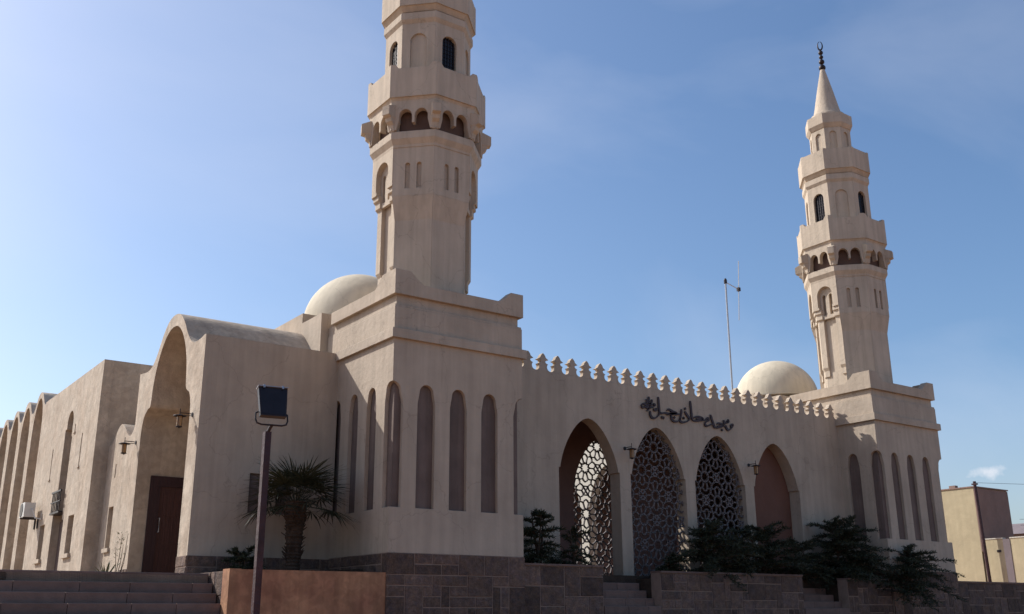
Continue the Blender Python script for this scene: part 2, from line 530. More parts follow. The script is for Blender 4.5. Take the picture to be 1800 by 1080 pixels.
def corner_tower():
    t = thing('corner_tower', (0, 0, 0), 'square cream tower base with tall blind slots, nearest the camera', 'tower', 'minaret towers')
    # core behind the slots
    core = MB().box(DEP, TW - DEP, DEP, TW - DEP, 0, 8.5).build('slot_backing', 'slot_shade_window', t)  # wall plaster darkened in colour to stand in for slot shade
    cs = [1.0, 1.98, 2.97]
    hw, z0, zsh, hwa, zt = 0.262, 4.16, 6.79, 0.205, 7.31
    hf = 0.31

    def notch_outline(a, b, ha, hb):
        """rectangle a..b with a half-slot notch cut at each end"""
        def half(x, s, h):
            ha_ = h * 0.8
            pts = [(x, z0), (x + s * h, z0), (x + s * h, zsh)]
            for i in range(9):
                tt = PI / 2 * i / 8
                pts.append((x + s * ha_ * math.cos(tt), zt - ha_ + ha_ * math.sin(tt)))
            return pts
        left = half(a, 1, ha) if ha else []
        right = half(b, -1, hb) if hb else []
        return [(b, ZST)] + right + [(b, 8.5), (a, 8.5)] + left[::-1] + [(a, ZST)]

    # front skin
    MB().plate(notch_outline(0, TW, hf, hf), [slot(c, hw, z0, zsh, hwa, zt) for c in cs], XZ(0), 0, DEP).build('wall', 'plaster', t)
    # left, right and back skins (butted behind the front skin)
    MB().plate(notch_outline(DEP, TW, hf - DEP + 0.07, 0), [slot(c, hw, z0, zsh, hwa, zt) for c in (1.10, 2.11, 3.13)], YZ(0), 0, DEP).build('wall', 'plaster', t)
    MB().plate(notch_outline(DEP, TW, hf - DEP + 0.07, 0), [slot(c, hw, z0, zsh, hwa, zt) for c in (1.10, 2.11, 3.13)],
               lambda u, v, d: (TW - d, u, v), 0, DEP).build('wall', 'plaster', t)
    MB().box(DEP, TW - DEP, TW - DEP, TW, ZST, 8.5).build('wall', 'plaster', t)
    # mouldings: lower ledge, panel band, groove, parapet
    def ring(z0, z1, e, yb):
        return MB().box(-e, TW + e, -e, yb, z0, z1)
    led = ring(8.44, 8.69, 0.095, 3.42).build('ledge', 'plaster', t)
    MB().box(-0.0, TW, 0.0, 3.40, 8.69, 9.30).build('frieze_band', 'plaster', t)
    MB().box(0.015, TW - .015, 0.015, 3.40, 9.30, 9.36).box(0.085, TW - 0.085, 0.085, TW, 9.36, 9.64).box(0.06, TW - .06, 3.40, TW, 8.5, 9.36).build('groove', 'plaster', t)
    # parapet with raised corners
    def par(a, b, both=True):
        zl, zh = 9.99, 10.31
        p = [(a, 9.64), (b, 9.64)]
        p += [(b, zh), (b - 0.42, zh), (b - 0.62, zh - 0.18), (b - 0.80, zl)] if both else [(b, zl)]
        p += [(a + 0.86, zl), (a + 0.66, zh - 0.18), (a + 0.46, zh), (a, zh)]
        return p
    e = 0.03
    MB().plate(par(-e, TW + e), [], XZ(-e), 0, 0.26).build('parapet', 'plaster', t)
    MB().plate(par(-e + 0.26, 3.72, False), [], YZ(-e), 0, 0.26).build('parapet', 'plaster', t)
    MB().plate(par(-e + 0.26, 3.72, False), [], lambda u, v, d: (TW + e - d, u, v), 0, 0.26).build('parapet', 'plaster', t)
    MB().box(0.2, TW - 0.2, 0.2, TW - 0.1, 9.5, 9.72).build('roof', 'plaster', t)
    # stone plinth
    pl = MB().box(-0.012, TW + 0.012, -0.012, TW, 0, ZST - 0.002).build('stone_plinth', 'mortar', t)
    clad(pl, (-0.03, -0.012), TW + 0.06, 0.0, ZST, '-Y', rng)
    clad(pl, (-0.012, 3.25), 3.25, 2.02, ZST, '-X', rng)
    return t


# ------------------------------------------------------------------ minaret


def minaret(c=(2.03, 2.03)):
    t = thing('minaret', (c[0], c[1], 9.72), 'cream octagonal minaret with balcony, its top cut off by the photo edge', 'minaret', 'minarets')
    PM = 'plaster_minaret'

    def face(k, a):
        th = k * PI / 4
        nx, ny = math.cos(th), math.sin(th)
        tx, ty = -ny, nx
        return lambda u, v, d: (c[0] + nx * (a - d) + tx * u, c[1] + ny * (a - d) + ty * u, v)
    half = lambda a: a * math.tan(PI / 8)
    # lower shaft and its corner piers
    MB().oct(c, [(1.17, 9.7), (1.17, 15.0)]).build('shaft', PM, t)
    for k in (7, 0, 2, 3, 4, 6):
        th = PI / 8 + k * PI / 4
        def cs(a, w):
            r = a / math.cos(PI / 8)
            V = Vector((c[0] + r * math.cos(th), c[1] + r * math.sin(th), 0))
            t1 = Vector((-math.sin(th + PI / 8), math.cos(th + PI / 8), 0))
            t2 = Vector((math.sin(th - PI / 8), -math.cos(th - PI / 8), 0))
            n1 = Vector((math.cos(th + PI / 8), math.sin(th + PI / 8), 0))
            n2 = Vector((math.cos(th - PI / 8), math.sin(th - PI / 8), 0))
            i = a - 1.08
            return [V, V + t1 * w, V + t1 * w - n1 * i, Vector((c[0], c[1], 0)) + (V - Vector((c[0], c[1], 0))) * (1.08 / a), V + t2 * w - n2 * i, V + t2 * w]
        rings = []
        for a, w, z in [(1.225, 0.22, 10.62), (1.225, 0.22, 10.86), (1.29, 0.25, 10.98), (1.29, 0.25, 12.92), (1.36, 0.28, 12.97), (1.36, 0.28, 13.16), (1.42, 0.31, 13.2), (1.42, 0.31, 13.34)]:
            rings.append([(p.x, p.y, z) for p in cs(a, w)])
        MB().loft(rings).build('corner_pier', PM, t)
    for k in range(8):
        if k in (0, 3, 4, 7):
            # arched niche panel of the upper shaft
            a = 1.47; h = half(a)
            hw, zs = 0.36, 13.90
            out = [(-h, 13.34), (-hw + 0.04, 13.34), (-hw + 0.04, 13.44), (-hw, 13.44)] + arch_top(0, hw, zs, 0.36, 14)[::-1] + \
                  [(hw, 13.44), (hw - 0.04, 13.44), (hw - 0.04, 13.34), (h, 13.34), (h, 14.55), (-h, 14.55)]
            MB().plate(out, [], face(k, a), 0, 0.22).build('niche_panel', PM, t)
            holes = [[(s - 0.075, 13.1), (s + 0.075, 13.1)] + arch_top(s, 0.075, 13.88, 0.075, 8) for s in (-0.16, 0.16)]
            MB().plate([(-0.44, 12.95), (0.44, 12.95), (0.44, 14.5), (-0.44, 14.5)], holes, face(k, 1.31), 0, 0.10).build('slotted_panel', PM, t)
        else:
            # plain facet with two blind slits; the foot steps in by a long soft slope
            h, h2 = half(1.455), half(1.31)
            holes = [[(s - 0.07, 13.22), (s + 0.07, 13.22)] + arch_top(s, 0.07, 13.95, 0.07, 8) for s in (-0.17, 0.17)]
            f1, f2 = face(k, 1.455), face(k, 1.31)
            m = MB().plate([(-h, 13.0), (h, 13.0), (h, 14.55), (-h, 14.55)], holes, f1, 0, 0.075)
            m.build('slotted_panel', PM, t)
            b1, b0 = face(k, 1.375), face(k, 1.12)
            hb = half(1.375)
            MB().plate([(-hb, 13.02), (hb, 13.02), (hb, 14.54), (-hb, 14.54)], [], b1, 0, 0.2).build('slit_backing', PM, t)
            MB().loft([[f1(-h, 13.0, 0), f1(h, 13.0, 0), b0(half(1.12), 13.0, 0), b0(-half(1.12), 13.0, 0)],
                       [f2(-h2, 12.3, 0), f2(h2, 12.3, 0), b0(half(1.12), 12.3, 0), b0(-half(1.12), 12.3, 0)],
                       [f2(-h2, 9.72, 0), f2(h2, 9.72, 0), b0(half(1.12), 9.72, 0), b0(-half(1.12), 9.72, 0)]]).build('facet', PM, t)
    MB().oct(c, [(1.47, 14.5), (1.48, 14.58), (1.57, 14.74), (1.57, 14.96)]).build('cornice', PM, t)
    # corbelled arcade under the balcony
    MB().oct(c, [(1.30, 14.9), (1.30, 16.0)]).build('arcade_backing', 'arcade_paint', t)
    for k in range(8):
        a = 1.60; h = half(a)
        al = lambda s: arch_top(s, 0.195, 15.42, 0.235, 10)
        A, B = al(-0.235), al(0.235)
        out = [(-h, 15.0), (-h + 0.16, 15.0), (-0.43, 15.30)] + A[::-1] + [(-0.04, 15.22), (0.04, 15.22)] + B[::-1] + [(0.43, 15.30), (h - 0.16, 15.0), (h, 15.0), (h, 15.98), (-h, 15.98)]
        MB().plate(out, [], face(k, a), 0, 0.20).build('arcade_panel', PM, t)
        th = PI / 8 + k * PI / 4
        rd = Vector((math.cos(th), math.sin(th), 0)); tg = Vector((-math.sin(th), math.cos(th), 0)); C = Vector((c[0], c[1], 0))
        def prof(r0, r1, w, z):
            return [tuple(C + rd * r + tg * s + Vector((0, 0, z))) for r, s in ((r0, -w), (r1, -w), (r1, w), (r0, w))]
        MB().loft([prof(1.45, 1.70, 0.09, 14.97), prof(1.45, 1.74, 0.10, 15.16), prof(1.45, 1.84, 0.11, 15.24), prof(1.45, 1.86, 0.11, 15.36), prof(1.45, 1.98, 0.125, 15.40), prof(1.45, 1.98, 0.125, 15.68), prof(1.45, 1.72, 0.125, 15.80)]).build('console', PM, t)
    # balcony: floor slab and eight parapet panels with raised corners
    MB().oct(c, [(1.58, 15.9), (1.66, 16.05), (1.66, 16.4)]).build('balcony_floor', PM, t)
    def parapet(a, z0, z1, rise, hornw):
        h = half(a)
        for k in range(8):
            out = [(-h, z0), (h, z0), (h, z1 + rise), (h - hornw, z1 + rise), (h - hornw * 1.7, z1), (-h + hornw * 1.7, z1), (-h + hornw, z1 + rise), (-h, z1 + rise)]
            MB().plate(out, [], face(k, a), 0, 0.16).build('parapet_panel', PM, t)
    parapet(1.68, 16.02, 16.96, 0.13, 0.14)
    # upper shaft: glazed windows on four faces, blind arches on the others
    MB().oct(c, [(1.10, 16.3), (1.10, 18.9)]).build('upper_shaft', PM, t)
    for k in range(8):
        a = 1.23; h = half(a)
        hw = 0.25
        hole = [(-hw, 16.95), (hw, 16.95)] + arch_top(0, hw, 18.12, 0.25, 12)
        if k % 2 == 0:
            p = MB().plate([(-h, 16.3), (h, 16.3), (h, 18.8), (-h, 18.8)], [hole], face(k, a), 0, 0.18).build('window_wall', PM, t)
            w = MB().plate([(-hw - .02, 16.93), (hw + .02, 16.93)] + arch_top(0, hw + .02, 18.12, .27, 12), [], face(k, 1.115), 0, 0.02).build('window', 'dark_glass', t)
            g = MB()
            fn = face(k, 1.155)
            for i in range(-2, 3):
                u = i * 0.1
                top = 18.12 + math.sqrt(max(0.0, 0.25 ** 2 - u * u))
                g.plate([(u - 0.008, 16.95), (u + 0.008, 16.95), (u + 0.008, top), (u - 0.008, top)], [], fn, 0, 0.02)
            for z in [17.05 + i * 0.13 for i in range(10)]:
                hwz = hw if z < 18.12 else math.sqrt(max(0.001, 0.25 ** 2 - (z - 18.12) ** 2))
                g.plate([(-hwz, z - 0.008), (hwz, z - 0.008), (hwz, z + 0.008), (-hwz, z + 0.008)], [], fn, 0.021, 0.035)
            g.build('grille', 'dark_metal', w)
        else:
            MB().plate([(-h, 16.3), (h, 16.3), (h, 18.8), (-h, 18.8)], [hole], face(k, a), 0, 0.055).plate(
                [(-h + .02, 16.3), (h - .02, 16.3), (h - .02, 18.8), (-h + .02, 18.8)], [], face(k, a - 0.06), 0, 0.12).build('blind_arch', PM, t)
    MB().oct(c, [(1.23, 18.72), (1.30, 18.84), (1.30, 19.06), (1.22, 19.09), (1.22, 19.2)]).build('moulding', PM, t)
    MB().oct(c, [(1.24, 19.12), (1.36, 19.30), (1.36, 19.7)]).build('balcony_floor', PM, t)
    parapet(1.38, 19.28, 20.18, 0.03, 0.10)
    MB().oct(c, [(0.74, 19.6), (0.74, 21.7)]).build('top_shaft', PM, t)
    for k in range(8):
        a = 0.80; h = half(a); hw = 0.145
        hole = [(-hw, 20.22), (hw, 20.22)] + arch_top(0, hw, 21.12, 0.145, 10)
        MB().plate([(-h, 19.65), (h, 19.65), (h, 21.6), (-h, 21.6)], [hole], face(k, a), 0, 0.09).build('blind_arch', PM, t)
    MB().oct(c, [(0.82, 21.45), (0.92, 21.62), (0.92, 22.06), (0.80, 22.1)]).build('cap', PM, t)
    o = MB().lathe(c, [(0.74, 22.05), (0.76, 22.2), (0.72, 22.27), (0.62, 22.30), (0.575, 22.42), (0.50, 22.75), (0.36, 23.45), (0.24, 24.0), (0.10, 24.62), (0.0, 24.64)], 36).build('spire', PM, t)
    smooth_by_angle(o, 40)
    fin = []
    z = 24.58
    for r in (0.15, 0.125, 0.095, 0.105):
        n = 8
        for i in range(n + 1):
            a = -PI / 2 + PI * i / n
            fin.append((max(0.035, r * math.cos(a)), z + r + r * math.sin(a)))
        z += 2 * r + 0.02
    fin.append((0.03, z + 0.05))
    fo = MB().lathe(c, fin, 16).build('finial', 'dark_metal', t, smooth=True)
    # crescent: a ring, thick below and thin above
    d1 = Vector((0.79, 0.61, 0)); zc = z + 0.23
    cr = MB()
    n = 28; rings = []
    for i in range(n + 1):
        a = -PI / 2 - PI * 0.96 + 2 * PI * 0.96 * i / n
        ctr = Vector((c[0], c[1], zc)) + Vector((-d1.y, d1.x, 0)) * (0.10 * math.cos(a)) + Vector((0, 0, 0.21 * math.sin(a)))
        rr = 0.014 + 0.026 * (0.5 - 0.5 * math.sin(a))
        rad_dir = (Vector((-d1.y, d1.x, 0)) * math.cos(a) + Vector((0, 0, math.sin(a)))).normalized()
        rings.append([ctr + rad_dir * rr * math.cos(q) + d1 * rr * math.sin(q) for q in [2 * PI * j / 8 for j in range(8)]])
    cr.loft(rings).build('crescent', 'dark_metal', fo, smooth=True)
    return t


TX = 20.19       # offset of the far tower
tower0 = corner_tower()
min0 = minaret()
tower1 = copy_thing(tower0); tower1.location.x += TX
tag(tower1, 'square cream tower base with tall blind slots at the far right end of the arcade')
min1 = copy_thing(min0); min1.location.x += TX
tag(min1, 'cream octagonal minaret seen whole, with cone spire and crescent finial')


# ------------------------------------------------------------------ domes
def dome_thing(cx, label, mirror):
    t = thing('domed_chamber', (cx, 6.1, 9.0), label, 'dome', 'domed chambers behind the towers')
    s = -1 if mirror else 1
    x = lambda v: cx + s * (v - 2.05)
    a, b = sorted((x(-0.16), x(4.26)))
    MB().box(a, b, 4.10, 5.46, 2.7, 10.08).box(a + 0.004, b - .004, 5.461, 8.0, 2.7, 10.40).build('base', 'plaster', t)
    prof = [(1.80, 10.38), (1.80, 10.46)] + [(1.76 * math.cos(PI / 2 * i / 20), 10.46 + 1.70 * math.sin(PI / 2 * i / 20)) for i in range(20)] + [(0.001, 12.16)]
    o = MB().lathe((cx, 6.1), prof, 56).build('dome', 'plaster_dome', t)
    smooth_by_angle(o, 40)


dome_thing(2.05, 'cream dome half hidden behind the nearer minaret tower', False)
dome_thing(22.27, 'cream dome rising behind the crenellated wall, beside the far minaret', True)

# ------------------------------------------------------------------ entrance porch with ogee vault
PX = -3.81
pc = 6.0
porch = thing('entrance_porch', (PX, 6.0, TER), 'cream entrance porch with a tall arch and swooping vaulted roof', 'porch')
half_out = [(2.75, 8.67), (2.45, 8.625), (2.15, 8.61), (1.94, 8.63), (1.72, 8.70), (1.55, 8.81), (1.36, 8.97), (1.18, 9.17), (0.98, 9.40), (0.76, 9.60), (0.50, 9.76), (0.25, 9.83), (0.0, 9.855)]
half_in = [(2.08, 0.0), (2.08, 6.70), (2.02, 7.02), (1.88, 7.26), (1.66, 7.38), (1.56, 7.47), (1.52, 7.62), (1.46, 8.0), (1.36, 8.36), (1.18, 8.72), (0.95, 9.03), (0.70, 9.26), (0.45, 9.41), (0.22, 9.48), (0.0, 9.50)]
def smooth_pts(p, n=3):
    """Catmull-Rom refinement"""
    out = []
    for i in range(len(p) - 1):
        p0, p1, p2, p3 = p[max(i - 1, 0)], p[i], p[i + 1], p[min(i + 2, len(p) - 1)]
        for j in range(n):
            t = j / n
            out.append(tuple(0.5 * ((2 * p1[k]) + (-p0[k] + p2[k]) * t + (2 * p0[k] - 5 * p1[k] + 4 * p2[k] - p3[k]) * t * t + (-p0[k] + 3 * p1[k] - 3 * p2[k] + p3[k]) * t ** 3) for k in (0, 1)))
    out.append(p[-1])
    return out
ho = [half_out[0]] + smooth_pts(half_out)[1:]
hi = [(2.08, TER)] + smooth_pts(half_in[1:])
Lout = [(pc - u, z) for u, z in ho] + [(pc + u, z) for u, z in ho[::-1][1:]]
Lout = [(pc + 2.92 if abs(u - (pc + 2.75)) < 1e-6 else u, z) for u, z in Lout]
Lin = [(pc + u + (0.15 if u > 1.6 else 0.0), z) for u, z in hi] + [(pc - u, z) for u, z in hi[::-1][1:]]
outl = [(pc - 2.75, TER)] + Lout + [(pc + 2.92, TER)] + Lin
o = MB().plate(outl, [], YZ(PX), 0, 3.0).build('vault', 'plaster_rough', porch)
smooth_by_angle(o, 28)
o = MB().plate([(pc - 2.75, TER)] + Lout + [(pc + 2.92, TER)], [], YZ(PX + 3.0), 0, 0.78).build('rear_wall', 'plaster_rough', porch)
smooth_by_angle(o, 28)
# side wall towards the camera, with two dark windows behind the palm
hole = lambda a, b, c_, d: [(a, c_), (b, c_), (b, d), (a, d)]
wins = [(-2.36, -2.02), (-1.62, -1.18)]
MB().plate([(PX + 0.001, TER), (0.02, TER), (0.02, 8.665), (PX + 0.001, 8.665)], [hole(a, b, 4.14, 5.15) for a, b in wins], XZ(3.16), 0, 0.09).build('side_wall', 'plaster', porch)
for a, b in wins:
    MB().box(a - 0.02, b + 0.02, 3.235, 3.248, 4.12, 5.17).build('window', 'slot_shade_window', porch)
# door on the inner side wall
yd = pc + 2.08 + 0.15
dx0, dx1 = -3.40, -1.25
MB().box(dx0, dx0 + 0.30, yd - 0.07, yd - 0.002, TER, 5.26).box(dx1 - 0.30, dx1, yd - 0.07, yd - 0.002, TER, 5.26).box(dx0, dx1, yd - 0.07, yd - 0.002, 5.262, 5.56).build('door_frame', 'wood_frame', porch)
for k in range(2):
    xa = dx0 + 0.302 + k * 0.776; xb = xa + 0.77
    d = MB().box(xa, xb, yd - 0.035, yd - 0.003, TER + 0.02, 5.258).build('door', 'wood_door', porch)
    for za, zb in ((2.75, 3.5), (3.65, 4.3), (4.45, 5.1)):
        MB().box(xa + 0.12, xb - 0.12, yd - 0.05, yd - 0.036, za, zb).build('door_panel', 'wood_door', d)
    if k == 0:
        MB().tube([(xa + 0.03, yd - 0.04, 3.95), (xa + 0.03, yd - 0.13, 3.95), (xa + 0.03, yd - 0.13, 4.35), (xa + 0.03, yd - 0.04, 4.35)], 0.016, 6).build('handle', 'galvanised', d)
# stone plinth band at the foot of the porch
sb = MB().box(PX - 0.012, PX + 0.3, pc - 2.75 - 0.105, pc - 2.09, TER, ZST - .03).box(PX + .3, -0.02, 3.145, 3.158, TER, ZST - .03).build('stone_plinth', 'mortar', porch)
clad(sb, (PX - 0.02, 3.145), 3.80, TER, ZST - 0.02, '-Y', rng)
clad(sb, (PX - 0.012, pc - 2.09), 0.77, TER, ZST - 0.02, '-X', rng)
sb2 = MB().box(PX - 0.012, PX + 0.005, pc + 2.235, pc + 2.92, TER, 2.9).build('stone_plinth', 'mortar', porch)
clad(sb2, (PX - 0.012, pc + 2.92), 0.68, TER, 2.92, '-X', rng)
# low bay between porch and wing
sv = [(8.92, 7.10), (9.10, 6.93), (9.33, 6.85), (9.55, 6.90), (9.80, 7.08), (10.10, 7.29), (10.40, 7.37), (10.70, 7.29), (11.0, 7.08), (11.25, 6.90), (11.45, 6.85), (11.66, 6.87)]
sv = smooth_pts(sv)
wh = hole(10.33, 10.85, 3.60, 4.84); sl = hole(10.52, 10.62, 5.72, 6.14)
o = MB().plate([(11.66, TER), (8.93, TER)] + sv, [wh, sl], YZ(PX), 0.0, 0.30).build('side_bay', 'plaster_rough', porch)
o = MB().plate([(11.66, TER), (8.93, TER)] + sv, [], YZ(PX + 0.30), 0.0, 3.0).build('side_bay_vault', 'plaster_rough', porch)
smooth_by_angle(o, 30)
w = MB().box(PX + 0.255, PX + 0.298, 10.31, 10.87, 3.58, 4.86).build('window', 'shutter', porch)
MB().box(PX - 0.07, PX + 0.25, 10.27, 10.91, 3.47, 3.595).build('sill', 'plaster', w)
MB().box(PX + 0.26, PX + 0.298, 10.50, 10.64, 5.70, 6.16).build('slit_window', 'slot_shade_window', porch)

# ------------------------------------------------------------------ prayer hall wing and its vaulted bays
WX = -4.25
hall = thing('prayer_hall', (WX, 15.9, TER), 'long cream side wing with slit windows, tall arched recess and row of vaulted bays', 'building')
w1 = hole(13.30, 14.06, 3.58, 4.81); w2 = hole(17.52, 18.28, 3.58, 4.78)
s1 = hole(13.46, 13.58, 6.40, 7.50); s2 = hole(17.69, 17.81, 6.40, 7.50)
sq = hole(14.60, 14.72, 7.72, 7.98)
front = [(11.66, TER), (14.74, TER)] + [(14.74, 4.76), (14.98, 4.76), (14.98, 7.60), (15.07, 7.60)] + arch_top(15.49, 0.42, 8.15, 0.42, 12)[::-1] + \
    [(15.91, 7.97), (16.10, 7.97), (16.10, 5.0), (16.42, 5.0), (16.42, TER), (20.12, TER), (20.12, 9.66), (11.66, 9.66)]
MB().plate(front, [w1, w2, s1, s2, sq], YZ(WX), 0, 0.32).build('wall', 'plaster_rough', hall)
MB().box(WX + 0.32, 3.8, 11.66, 20.12, TER, 9.66).build('wall', 'plaster_rough', hall)
for (a, b, c_, d) in ((13.30, 14.06, 3.58, 4.81), (17.52, 18.28, 3.58, 4.78)):
    w = MB().box(WX + 0.27, WX + 0.318, a - 0.02, b + 0.02, c_ - 0.02, d + 0.02).build('window', 'shutter', hall)
    MB().box(WX - 0.09, WX + 0.26, a - 0.10, b + 0.10, c_ - 0.14, c_ - 0.004).build('sill', 'plaster', w)
for (a, b, c_, d) in ((13.46, 13.58, 6.40, 7.50), (17.69, 17.81, 6.40, 7.50), (14.60, 14.72, 7.72, 7.98)):
    w = MB().box(WX + 0.22, WX + 0.30, a - 0.02, b + 0.02, c_ - 0.02, d + 0.02).build('slit_window', 'slot_shade_window', hall)
    MB().box(WX - 0.04, WX + 0.2, a - 0.05, b + 0.05, c_ - 0.06, c_ - 0.003).build('sill', 'plaster', w)
MB().box(WX + 0.26, WX + 0.318, 14.90, 16.2, 4.8, 8.7).build('recess_window', 'slot_shade_window', hall)
MB().box(WX + 0.26, WX + 0.318, 15.55, 16.5, TER, 4.79).build('recess_window', 'slot_shade_window', hall)
d = MB().box(WX + 0.20, WX + 0.318, 14.70, 15.54, TER, 4.70).build('door', 'wood_door', hall)
# small wooden grille balcony in the recess
g = MB()
for k in range(6): g.box(WX - 0.14, WX - 0.11, 15.05 + 0.22 * k, 15.08 + 0.22 * k, 5.06, 5.72)
g.box(WX - 0.15, WX - 0.10, 14.98, 16.32, 5.72, 5.78).box(WX - 0.15, WX + .2, 14.98, 16.32, 5.0, 5.06).box(WX - 0.15, WX - 0.10, 14.98, 16.32, 5.38, 5.42)
g.build('grille_balcony', 'dark_metal', hall)
# vaulted bays
BW = 2.38
def bay(y0):
    cc = y0 + BW / 2 + 0.0
    prof = [(-BW / 2, 9.58), (-1.02, 9.60), (-0.86, 9.70), (-0.68, 9.90), (-0.46, 10.12), (-0.22, 10.24), (0.0, 10.27)]
    prof = smooth_pts(prof)
    top = [(cc + u, z) for u, z in prof] + [(cc - u, z) for u, z in prof[::-1][1:]]
    hw = 0.85
    inn = [(cc + hw, TER), (cc + hw, 8.6)] + arch_top(cc, hw, 8.6, 1.42, 18)[1:-1] + [(cc - hw, 8.6), (cc - hw, TER)]
    out = [(y0, TER)] + top + [(y0 + BW, TER)] + inn
    m = MB().plate(out, [], YZ(WX), 0, 1.3)
    o = m.build('vaulted_bay', 'plaster_rough', hall)
    smooth_by_angle(o, 28)
    o2 = MB().plate([(y0, TER)] + top + [(y0 + BW, TER)], [], YZ(WX + 1.301), 0, 4.0).build('rear_wall', 'plaster_rough', o)
    smooth_by_angle(o2, 28)
    return o
for k in range(6): bay(20.13 + k * (BW + 0.003))

# ------------------------------------------------------------------ arcaded front wall
FY = 1.65
FX0, FX1 = TW - 0.02, TX + 0.02
ACS = [7.83, 10.70, 13.56, 16.43]
AHW, AZS, AZT, AFL = 1.15, 5.84, 7.43, 2.72
fwall = thing('arcade_wall', (12.1, FY, AFL), 'shaded cream wall with four pointed arches and crenellated top between the towers', 'wall')
def arch_open(c, hw=AHW, sh=0.06, zb=AFL):
    pts = [(c + hw + sh, zb), (c + hw + sh, AZS)]
    n = 22
    for i in range(n + 1):
        t = PI * i / n
        u = math.cos(t)
        h = (1 - abs(u) ** 1.75) ** 0.72 if abs(u) < 1 else 0
        pts.append((c + hw * u, AZS + (AZT - AZS) * h))
    pts += [(c - hw - sh, AZS), (c - hw - sh, zb)]
    return pts
out = [(FX1, AFL), (FX1, 8.70), (FX0, 8.70), (FX0, AFL)]
for c in ACS: out += arch_open(c)[::-1]
MB().plate(out, [], XZ(FY), 0, 0.46).build('wall', 'plaster', fwall)
# merlons
NM = 28
pm = (TX - TW) / NM
def merlon_profile():
    h = pm / 2
    side = [(h - 0.001, 8.70), (h - 0.001, 8.705), (0.235, 8.715), (0.18, 8.75), (0.152, 8.80), (0.147, 8.85), (0.162, 8.895), (0.192, 8.922), (0.135, 8.942), (0.098, 8.97),
            (0.085, 9.005), (0.105, 9.04), (0.205, 9.062), (0.142, 9.10), (0.10, 9.13), (0.088, 9.17), (0.055, 9.215), (0.02, 9.245), (0.0, 9.262)]
    return side
sd = merlon_profile()
prof = sd + [(-u, z) for u, z in sd[::-1][1:]]
mo = None
for k in range(NM):
    xc = TW + pm * (k + 0.5)
    if mo is None:
        mo = MB().plate([(fwall.location.x + u, z) for u, z in prof], [], XZ(FY + 0.0), 0, 0.15).build('merlon', 'plaster', fwall)
        first = mo
    else:
        mo = first.copy(); COL.objects.link(mo)
    mo.location.x = xc - fwall.location.x
# portico behind: roof, rear wall with one latticed arch
MB().box(FX0 + 0.02, FX1 - 0.02, FY + 0.47, 4.62, 8.35, 8.62).build('portico_roof', 'plaster', fwall)
BYW = 4.5
dr = [hole(14.2, 14.75, 2.73, 4.35), hole(17.35, 17.85, 2.73, 3.9)]
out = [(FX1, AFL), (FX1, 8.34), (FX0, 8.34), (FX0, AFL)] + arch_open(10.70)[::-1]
MB().plate(out, dr, XZ(BYW), 0, 0.30).build('rear_wall', 'portico_shade', fwall)  # darkened colour stands in for deep shade behind the lattices
# brown boarding that closes the rightmost arch behind its reveal
bd = arch_open(ACS[3], AHW + 0.05, 0.05)
MB().plate(bd, [], XZ(FY + 0.465), 0, 0.03).build('boarding', 'brown_board', fwall)

# ---- geometric lattice screens: ten-pointed star rosettes
def inside(poly, x, y):
    c = False
    n = len(poly)
    j = n - 1
    for i in range(n):
        if (poly[i][1] > y) != (poly[j][1] > y) and x < (poly[j][0] - poly[i][0]) * (y - poly[i][1]) / (poly[j][1] - poly[i][1]) + poly[i][0]:
            c = not c
        j = i
    return c
def lattice_segments(L):
    segs = []
    ex, ey = 2 * L * math.sin(R(36)), 2 * L * math.cos(R(36))
    ri, ro, rs, r2 = 0.145 * L, 0.225 * L, 0.405 * L, 0.5 * L
    for i in range(-4, 5):
        for j in range(-9, 10):
            cx = i * ex + (0.5 * ex if j % 2 else 0); cy = j * ey / 2
            for k in range(10):
                a0 = R(54 + 36 * k)
                P = lambda r, a: (cx + r * math.cos(a), cy + r * math.sin(a))
                va, s0, s1 = P(ri, a0), P(ro, a0 - R(18)), P(ro, a0 + R(18))
                segs += [(s0, va), (va, s1), (s1, P(rs, a0 + R(18)))]
                # petal tip, slightly rounded
                m0, m1, tip = P(rs * 1.14, a0 - R(9.5)), P(rs * 1.14, a0 + R(9.5)), P(r2, a0)
                segs += [(P(rs, a0 - R(18)), m0), (m0, tip), (tip, m1), (m1, P(rs, a0 + R(18)))]
            G = (cx + ex / 2, cy)
            q = [(-.112 * L, .1545 * L), (0, .309 * L), (.112 * L, .1545 * L), (.112 * L, -.1545 * L), (0, -.309 * L), (-.112 * L, -.1545 * L)]
            q = [(G[0] + u, G[1] + v) for u, v in q]
            segs += [(q[0], q[2]), (q[3], q[5]), (q[0], q[3]), (q[2], q[5])]
    return segs
